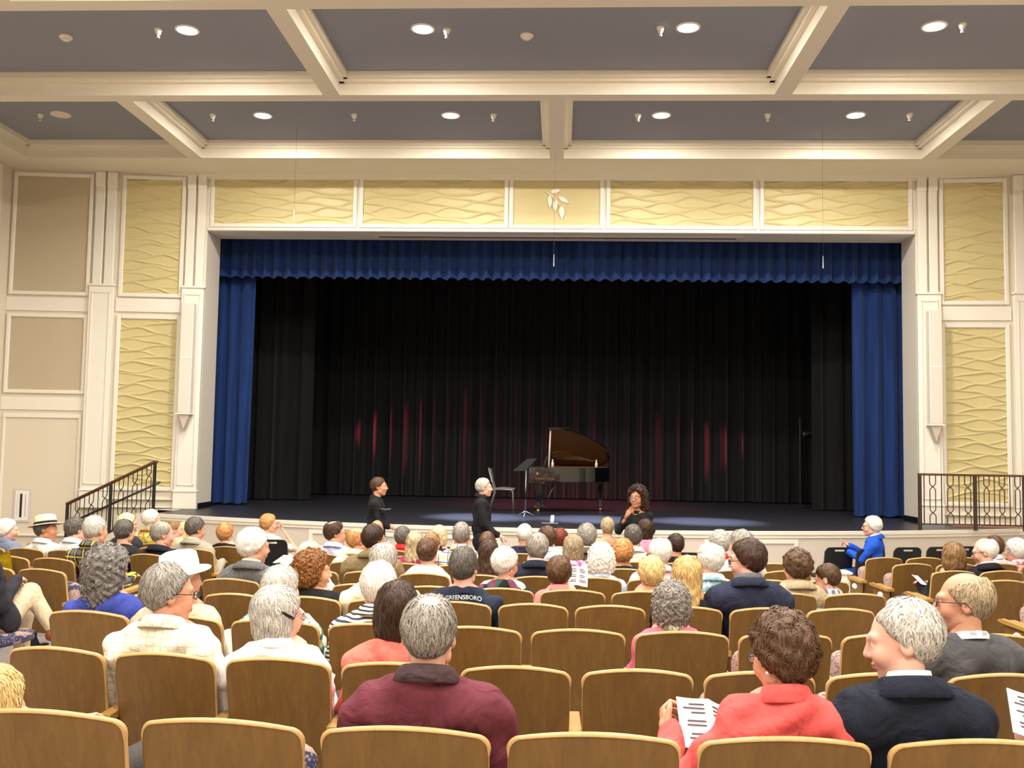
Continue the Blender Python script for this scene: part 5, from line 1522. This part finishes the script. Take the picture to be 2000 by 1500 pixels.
# --- row 9
sit('woman with short dark grey hair in a bright red top', 787, 1027, 'C', 9, 'the woman in bright red', sex='f', hair='pixie', hc='dgrey', top=PL(222, 60, 62), kind='shirt', yaw=.1)
sit('woman with fluffy pale blond hair in a black dress', 858, 1024, 'C', 9, 'the fluffy blond woman', sex='f', hair='bob', hc='paleblond', top=PL(32, 30, 34), kind='tank', sleeve='none', lowneck=.04)
sit('white-haired man in a navy knit shirt', 1025, 1022, 'C', 9, 'the white-haired man in navy knit', hair='crop', hc='white', top=PL(40, 44, 66), kind='tee', hs=1.05)
sit('woman with curly red-brown hair in a pale top', 1094, 1031, 'C', 9, 'the red-haired woman', sex='f', hair='tight', hc='red', top=PL(212, 224, 216), kind='shirt')
sit('woman with dark brown shoulder-length hair in a pink top', 1259, 1012, 'C', 9, 'the woman in the pink top', sex='f', hair='bob', hc='dbrown', top=PL(240, 150, 178), kind='tank', sleeve='short', yaw=.4)
# --- block beyond the left aisle
sit('white-haired person in a slate blue denim shirt by the wall notice', 17, 1012, 'L', 8, 'the person in slate blue', sex='f', hair='pixie', hc='white', top=PL(124, 134, 156), kind='shirt', yaw=-.9, seat=-6.18)
sit('man in a straw panama hat with black band and white shirt', 92, 1010, 'L', 8, 'the man in the panama hat', hair='short', hc='dgrey', top=PL(244, 242, 240), kind='shirt', yaw=-1.1, roll=-.15, hat=(1, PL(36, 32, 34), cloth('tweed', (236, 226, 198), (222, 208, 172))), tone=(200, 140, 104), hs=1.05, seat=-5.69)
sit('brown-grey haired man in a crisp white shirt near the railing post', 150, 1009, 'L', 8, 'the man in the crisp white shirt', hair='short', hc='dgrey', top=PL(240, 240, 246), kind='shirt', yaw=-.4, hs=1.05, seat=-5.2)
sit('white-haired man in a yellow and black tartan shirt', 188, 1007, 'L', 7, 'the man in tartan', hair='crop', hc='silver', top=cloth('plaid', (44, 46, 58), (104, 104, 110), (222, 196, 60)), kind='shirt', hs=1.1, wide=1.15, yaw=-.15)
sit('person with dark grey hair and black top beside the tartan shirt', 245, 1014, 'L', 8, 'the grey-haired person in black', hair='short', hc='dgrey', top=PL(38, 37, 40), kind='tee', hs=1.05, yaw=-.1, seat=-4.71)
sit('pink-faced person with pale blond hair turned towards the rail', 251, 1002, 'L', 9, 'the pink-faced person', sex='f', hair='pixie', hc='paleblond', top=PL(50, 48, 52), kind='tee', yaw=-.9, seat=-5.05)
sit('white-haired man in a yellow tropical print shirt', 297, 994, 'L', 10, 'the man in the tropical shirt', hair='short', hc='white', top=cloth('floral', (226, 200, 96), (222, 130, 104), (140, 160, 110), (240, 226, 150)), kind='shirt', yaw=-.5, seat=-5.0, hs=1.05)
sit('balding man in a dark navy jacket turned to speak', 319, 1019, 'L', 8, 'the balding man in the dark navy jacket', hair='fringe', hc='grey', top=PL(34, 34, 44), kind='blazer', yaw=-.7, seat=-4.22, tone=(226, 164, 138), hs=1.1)
sit('brown-haired child peering past the balding man', 342, 1018, 'L', 10, 'the peering child', sex='k', hair='crop', hc='lbrown', top=PL(200, 170, 140), kind='tee', yaw=-.9, seat=-4.5, hs=.9)
sit('man with dark grey hair in a stone grey suit leaning over a booklet', 383, 1010, 'L', 9, 'the man in the stone suit', hair='short', hc='dgrey', top=PL(164, 156, 136), kind='blazer', undershirt=PL(226, 220, 200), yaw=-.4, pitch=-.15, seat=-4.07, hs=1.08, wide=1.1)
# person with crossed legs at the row end on the left
fz5 = floor_z(row_base(5))
TAKEN['L', 5, 0] = 'the man with crossed legs'
xs5, ys5 = ROWX['L', 5][0][0], row_y('L', 5, ROWX['L', 5][0][0])
person('man in khaki trousers and dark jacket with legs crossed and brown shoes', (xs5, ys5, fz5), -.25, (-.05, .17, 1.16), yaw=-.3, hair='short', hc='dgrey', top=PL(44, 42, 48), kind='blazer', trousers=(196, 178, 148), lod=1, seed=91,
       legs=dict(kL=(-.10, .70, .50), aL=(-.08, .68, .1), kR=(.03, .62, .70), aR=(.24, .66, .42), tR=(.36, .74, .40)), arms=dict(wR=(-.02, .52, .80), wL=(-.10, .50, .76)), shoe=(120, 62, 40))
# --- block beyond the right aisle
A9 = sit('woman with a golden brown bob in a black jacket by the aisle lamp', 1861, 1059, 'R', 7, 'the woman with the golden brown bob', sex='f', hair='bob', hc='lbrown', top=PL(30, 28, 30), kind='blazer', yaw=-.1, hs=1.08)
sit('balding man with white fringe and glasses in a black suit', 1923, 1052, 'R', 7, 'the man in the black suit', hair='fringe', hc='white', top=PL(28, 28, 33), kind='blazer', undershirt=PL(226, 200, 200), yaw=.9, pitch=-.2, glasses=(50, 40, 40), hs=1.08, seat=4.27)
sit('woman with short brown hair in a pale top past the man in the black suit', 1941, 1045, 'R', 8, 'the short brown-haired woman', sex='f', hair='pixie', hc='brown', top=PL(226, 216, 218), kind='shirt', yaw=-.1, seat=4.76)
sit('woman with white curls in a pink and white checked blouse', 1983, 1050, 'R', 8, 'the woman in pink check', sex='f', hair='tight', hc='white', top=cloth('check', (246, 230, 232), (212, 84, 100)), kind='shirt', yaw=.35, seat=5.25, hs=1.05)
# --- on the stacking chairs before the stage
def chair_sit(label, u, v, y, rz, floor=0., **kw):
    hs = kw.get('hs') or {'m': 1.0, 'f': .95, 'k': .88}[kw.get('sex', 'm')]; kw['hs'] = hs
    p = ony(u, v, y+.17); t = HAIR[kw['hair']]['t'] if kw.get('hair') else 0
    fz = floor_z(y)
    kw.setdefault('lod', 3); kw.setdefault('seed', len(PEOPLE)+1)
    hx = kw.pop('hx', 0.); hy = kw.pop('hy', .17)
    c, s_ = math.cos(rz), math.sin(rz)
    rx, ry = p[0]-(c*hx-s_*hy), p[1]-(s_*hx+c*hy)
    return person(label, (rx, ry, fz), rz, (hx, hy, p[2]-fz-.122*hs-t*.9), **kw)
chair_sit('woman with cropped pale hair and bare shoulders in a black strapless top', 1187, 1010, 13.3, 0., sex='f', hair='pixie', hc='ash', top=PL(26, 25, 28), kind='tank', sleeve='none', cut=-.17, tone=(232, 172, 130), hs=1.0)
chair_sit('woman with short golden hair in a cream top resting chin on hand', 527, 1003, 13.15, -.9, sex='f', hair='pixie', hc='ginger', top=PL(238, 222, 196), kind='tee', sleeve='short', hs=1.05, yaw=-.35,
          arms=dict(eR=(.20, .50, .70), wR=(.06, .33, 1.00), hR=((-.1, -.1, 1.), (.2, 1., .1))), hands=('relax', 'grip'), lod=2)
chair_sit('bald man almost hidden behind the dark-haired man in the olive jacket', 737, 1016, 12.5, 0., hair=None, hc='grey', top=PL(150, 150, 150), kind='shirt')
sit('woman with ginger hair in a black top below the stage apron', 441, 1020, 'L', 10, 'the ginger-haired woman', sex='f', hair='pixie', hc='ginger', top=PL(30, 28, 30), kind='tee', hs=1.0, seat=-4.02)
chair_sit('woman with long pale blond hair half hidden by the stone suit', 361, 1018, 12.9, 0., sex='f', hair='long', hc='blond', top=PL(190, 186, 180), kind='tee')
BJ = chair_sit('white-haired man in a bright blue jacket gesturing beside the stage', 1702, 1007, 13.55, 1.15, hair='full', hc='white', top=PL(34, 84, 196), kind='blazer', undershirt=PL(206, 220, 240), yaw=.2, glasses=(120, 60, 50), lod=1, hs=1.12, wide=1.1, trousers=(40, 70, 150), hy=.36,
          arms=dict(eR=(.24, .46, .74), wR=(.12, .66, .86), hR=((-.1, .7, .6), (.2, -.5, .9)), eL=(-.25, .48, .74), wL=(-.10, .64, .80)), hands=('relax', 'point'))

# --- standing before the stage
def stand(label, u, v, y, rz, **kw):
    hs = kw.get('hs') or {'m': 1.0, 'f': .97}[kw.get('sex', 'm')]; kw['hs'] = hs
    p = ony(u, v, y); t = HAIR[kw['hair']]['t']
    kw.setdefault('lod', 1); kw.setdefault('seed', len(PEOPLE)+1)
    return person(label, (p[0], y, 0), rz, (0, .03, p[2]-.122*hs-t*.9), stand=True, **kw)
stand('young person in black walking past the stage with a folded paper', 737, 932, 13.45, -1.45, hair='short', hc='brown', top=PL(32, 32, 34), kind='tee', sleeve='half', trousers=(28, 28, 30), legs=dict(stride=.22), yaw=-.05,
      arms=dict(eR=(.20, .06, 1.10), wR=(.16, .30, 1.02), eL=(-.2, .05, 1.1), wL=(-.14, .27, 1.0)))
stand('grey-haired man in black walking along the front of the stage', 942, 934, 13.45, -1.45, hair='short', hc='silver', top=PL(34, 34, 37), kind='shirt', trousers=(30, 29, 33), legs=dict(stride=.2), yaw=-.05,
      arms=dict(eR=(.20, .02, 1.12), wR=(.17, .22, .98), eL=(-.2, .03, 1.1), wL=(-.16, .2, .95)))
stand('woman in a black v-neck with long dark hair, hand at her chest', 1246, 947, 13.3, 2.75, sex='f', hair='bigcurly', hc='dbrown', top=PL(28, 27, 29), kind='tee', sleeve='half', trousers=(30, 30, 34), tone=(198, 136, 104), yaw=-.1, glasses=(120, 50, 44), necklace=True, lowneck=.05, hs=1.12,
      arms=dict(eR=(.24, .10, 1.06), wR=(.10, .19, 1.27), hR=((-.6, .15, .8), (.3, 1., .2)), eL=(-.22, .08, 1.08), wL=(-.08, .2, 1.02)), hands=('relax', 'flat'))
p = ony(752, 996, 13.2)
program('folded white paper in the hand of the walking young person', (p[0], 13.25, p[2]), (D2R(80), 0, D2R(15)), .07, .12, False, .2)

# lettering on the navy T-shirt
from mathutils.bvhtree import BVHTree
def back_text(P_, body, size, z, mat, xs_=0., arc=.0):
    fc = bpy.data.curves.new('t_shirt_lettering', 'FONT'); fc.body = body; fc.size = size; fc.align_x = 'CENTER'; fc.space_character = 1.0
    to = bpy.data.objects.new('tmp', fc); COL.objects.link(to)
    dg = bpy.context.evaluated_depsgraph_get(); tm = bpy.data.meshes.new_from_object(to.evaluated_get(dg)); bpy.data.objects.remove(to)
    import bmesh
    bm = bmesh.new(); bm.from_mesh(tm); bmesh.ops.subdivide_edges(bm, edges=[e for e in bm.edges if e.calc_length() > .012], cuts=2); bm.to_mesh(tm); bm.free()
    bv = BVHTree.FromPolygons([tuple(map(float, q)) for q in P_['V']], [tuple(map(int, q)) for q in P_['Q']])
    for v_ in tm.vertices:
        x, zz = v_.co.x+xs_, v_.co.y+z-arc*(v_.co.x)**2
        hit = bv.ray_cast(Vector((x, -1, zz)), Vector((0, 1, 0)))
        v_.co = Vector((x, (hit[0].y if hit[0] else 0.)-.004, zz))
    tm.name = 't_shirt_lettering'
    return obj('t_shirt_lettering', tm, mat, P_['garment'])
lw = plain('white lettering', (236, 236, 236), .6)
M6 = A6['root'].matrix_basis.inverted()
pt = M6 @ Vector(ony(899, 1177, ROWY[4]+.05).tolist())
back_text(A6, 'GREENSBORO', .036, pt.z+.016, lw, pt.x+.012, .9)

# programs in other hands
for u, v, y, lb, rot in ((1129, 1124, 7.35, 'white printed program before the woman in the salmon jacket', (-.5, .1, .1)), (1801, 1133, 9.9, 'white paper on the lap of the woman with the golden brown bob', (-1.0, .4, .6)),
                    (439, 1086, 12.2, 'white booklet over the arm of the man in the stone suit', (-1.1, 0, -.3)), (557, 1090, 8.3, 'open white program beyond the man in grey tweed', (-1.2, .1, -.4))):
    p = ony(u, v, y); program(lb, (p[0], y, p[2]), rot, .08, .15, 'printed' in lb)
# yellow jacket over a seat at the left edge
p = ony(6, 1078, ROWY[7]-.26+.2)
m = MB(); m.grid(lambda a, b: (-.24+.48*a, .02*math.sin(9*a)+.10*abs(2*b-1)-.10, -.20+.22*math.sin(math.pi*b)-.08*abs(2*b-1)+.015*math.sin(14*a)), 20, 14)
o = m.build('draped_jacket', PL(206, 182, 40), None, True); o.location = (p[0]-.1, p[1]-.05, p[2]+.0); tag(o, 'yellow jacket draped over a seat back at the row end', 'jacket')

# ------------------------------------------------------------------ seats, now that the sitters are known
def elbow(b, r, i):
    L = ROWX[b, r]
    for d, side in ((1, 'left'), (-1, 'right')):
        if 0 <= i+d < len(L) and (b, r, i+d) in TAKEN: return 'empty plywood seat at the '+side+' elbow of '+TAKEN[b, r, i+d]
    x = L[i][0]
    for dr, word in ((1, 'directly behind '), (-1, 'directly in front of ')):
        if (b, r+dr) in ROWX:
            c = [(abs(q[0]-x), k) for k, q in enumerate(ROWX[b, r+dr]) if (b, r+dr, k) in TAKEN]
            if c and min(c)[0] < .2: return 'empty plywood seat '+word+TAKEN[b, r+dr, min(c)[1]]
    return None
USED = set()
for (b, r), L in ROWX.items():
    for i, (x, p) in enumerate(L):
        occ = TAKEN.get((b, r, i))
        end = 0
        if b == 'L' and i == 0 and r > 5: end = 1
        if b == 'R' and i == 0: end = -1
        last = (b == 'C' and i == len(L)-1)
        s = add_seat(b, r, x, p, occ, end, last)
        where = {'C': 'middle block', 'L': 'block beside the stair railing', 'R': 'block before the landing railing'}[b]
        s['group'] = 'auditorium seats in the '+where
        if occ:
            s['label'] = 'curved plywood auditorium seat carrying '+occ
            if len(s['label'].split()) > 16: s['label'] = 'plywood seat of '+occ
        else:
            lb = elbow(b, r, i)
            if end and lb: lb = lb.replace('empty plywood', 'empty aisle-end')
            if lb and lb not in USED and len(lb.split()) <= 16: s['label'] = lb; USED.add(lb)
            elif end:
                s['label'] = 'empty aisle-end plywood seat with lit end panel in the '+where; s['group'] = 'empty aisle-end seats in the '+where
            else:
                s['label'] = 'empty curved plywood auditorium seat with raised patterned cushion, '+where; s['group'] = 'empty auditorium seats in the '+where
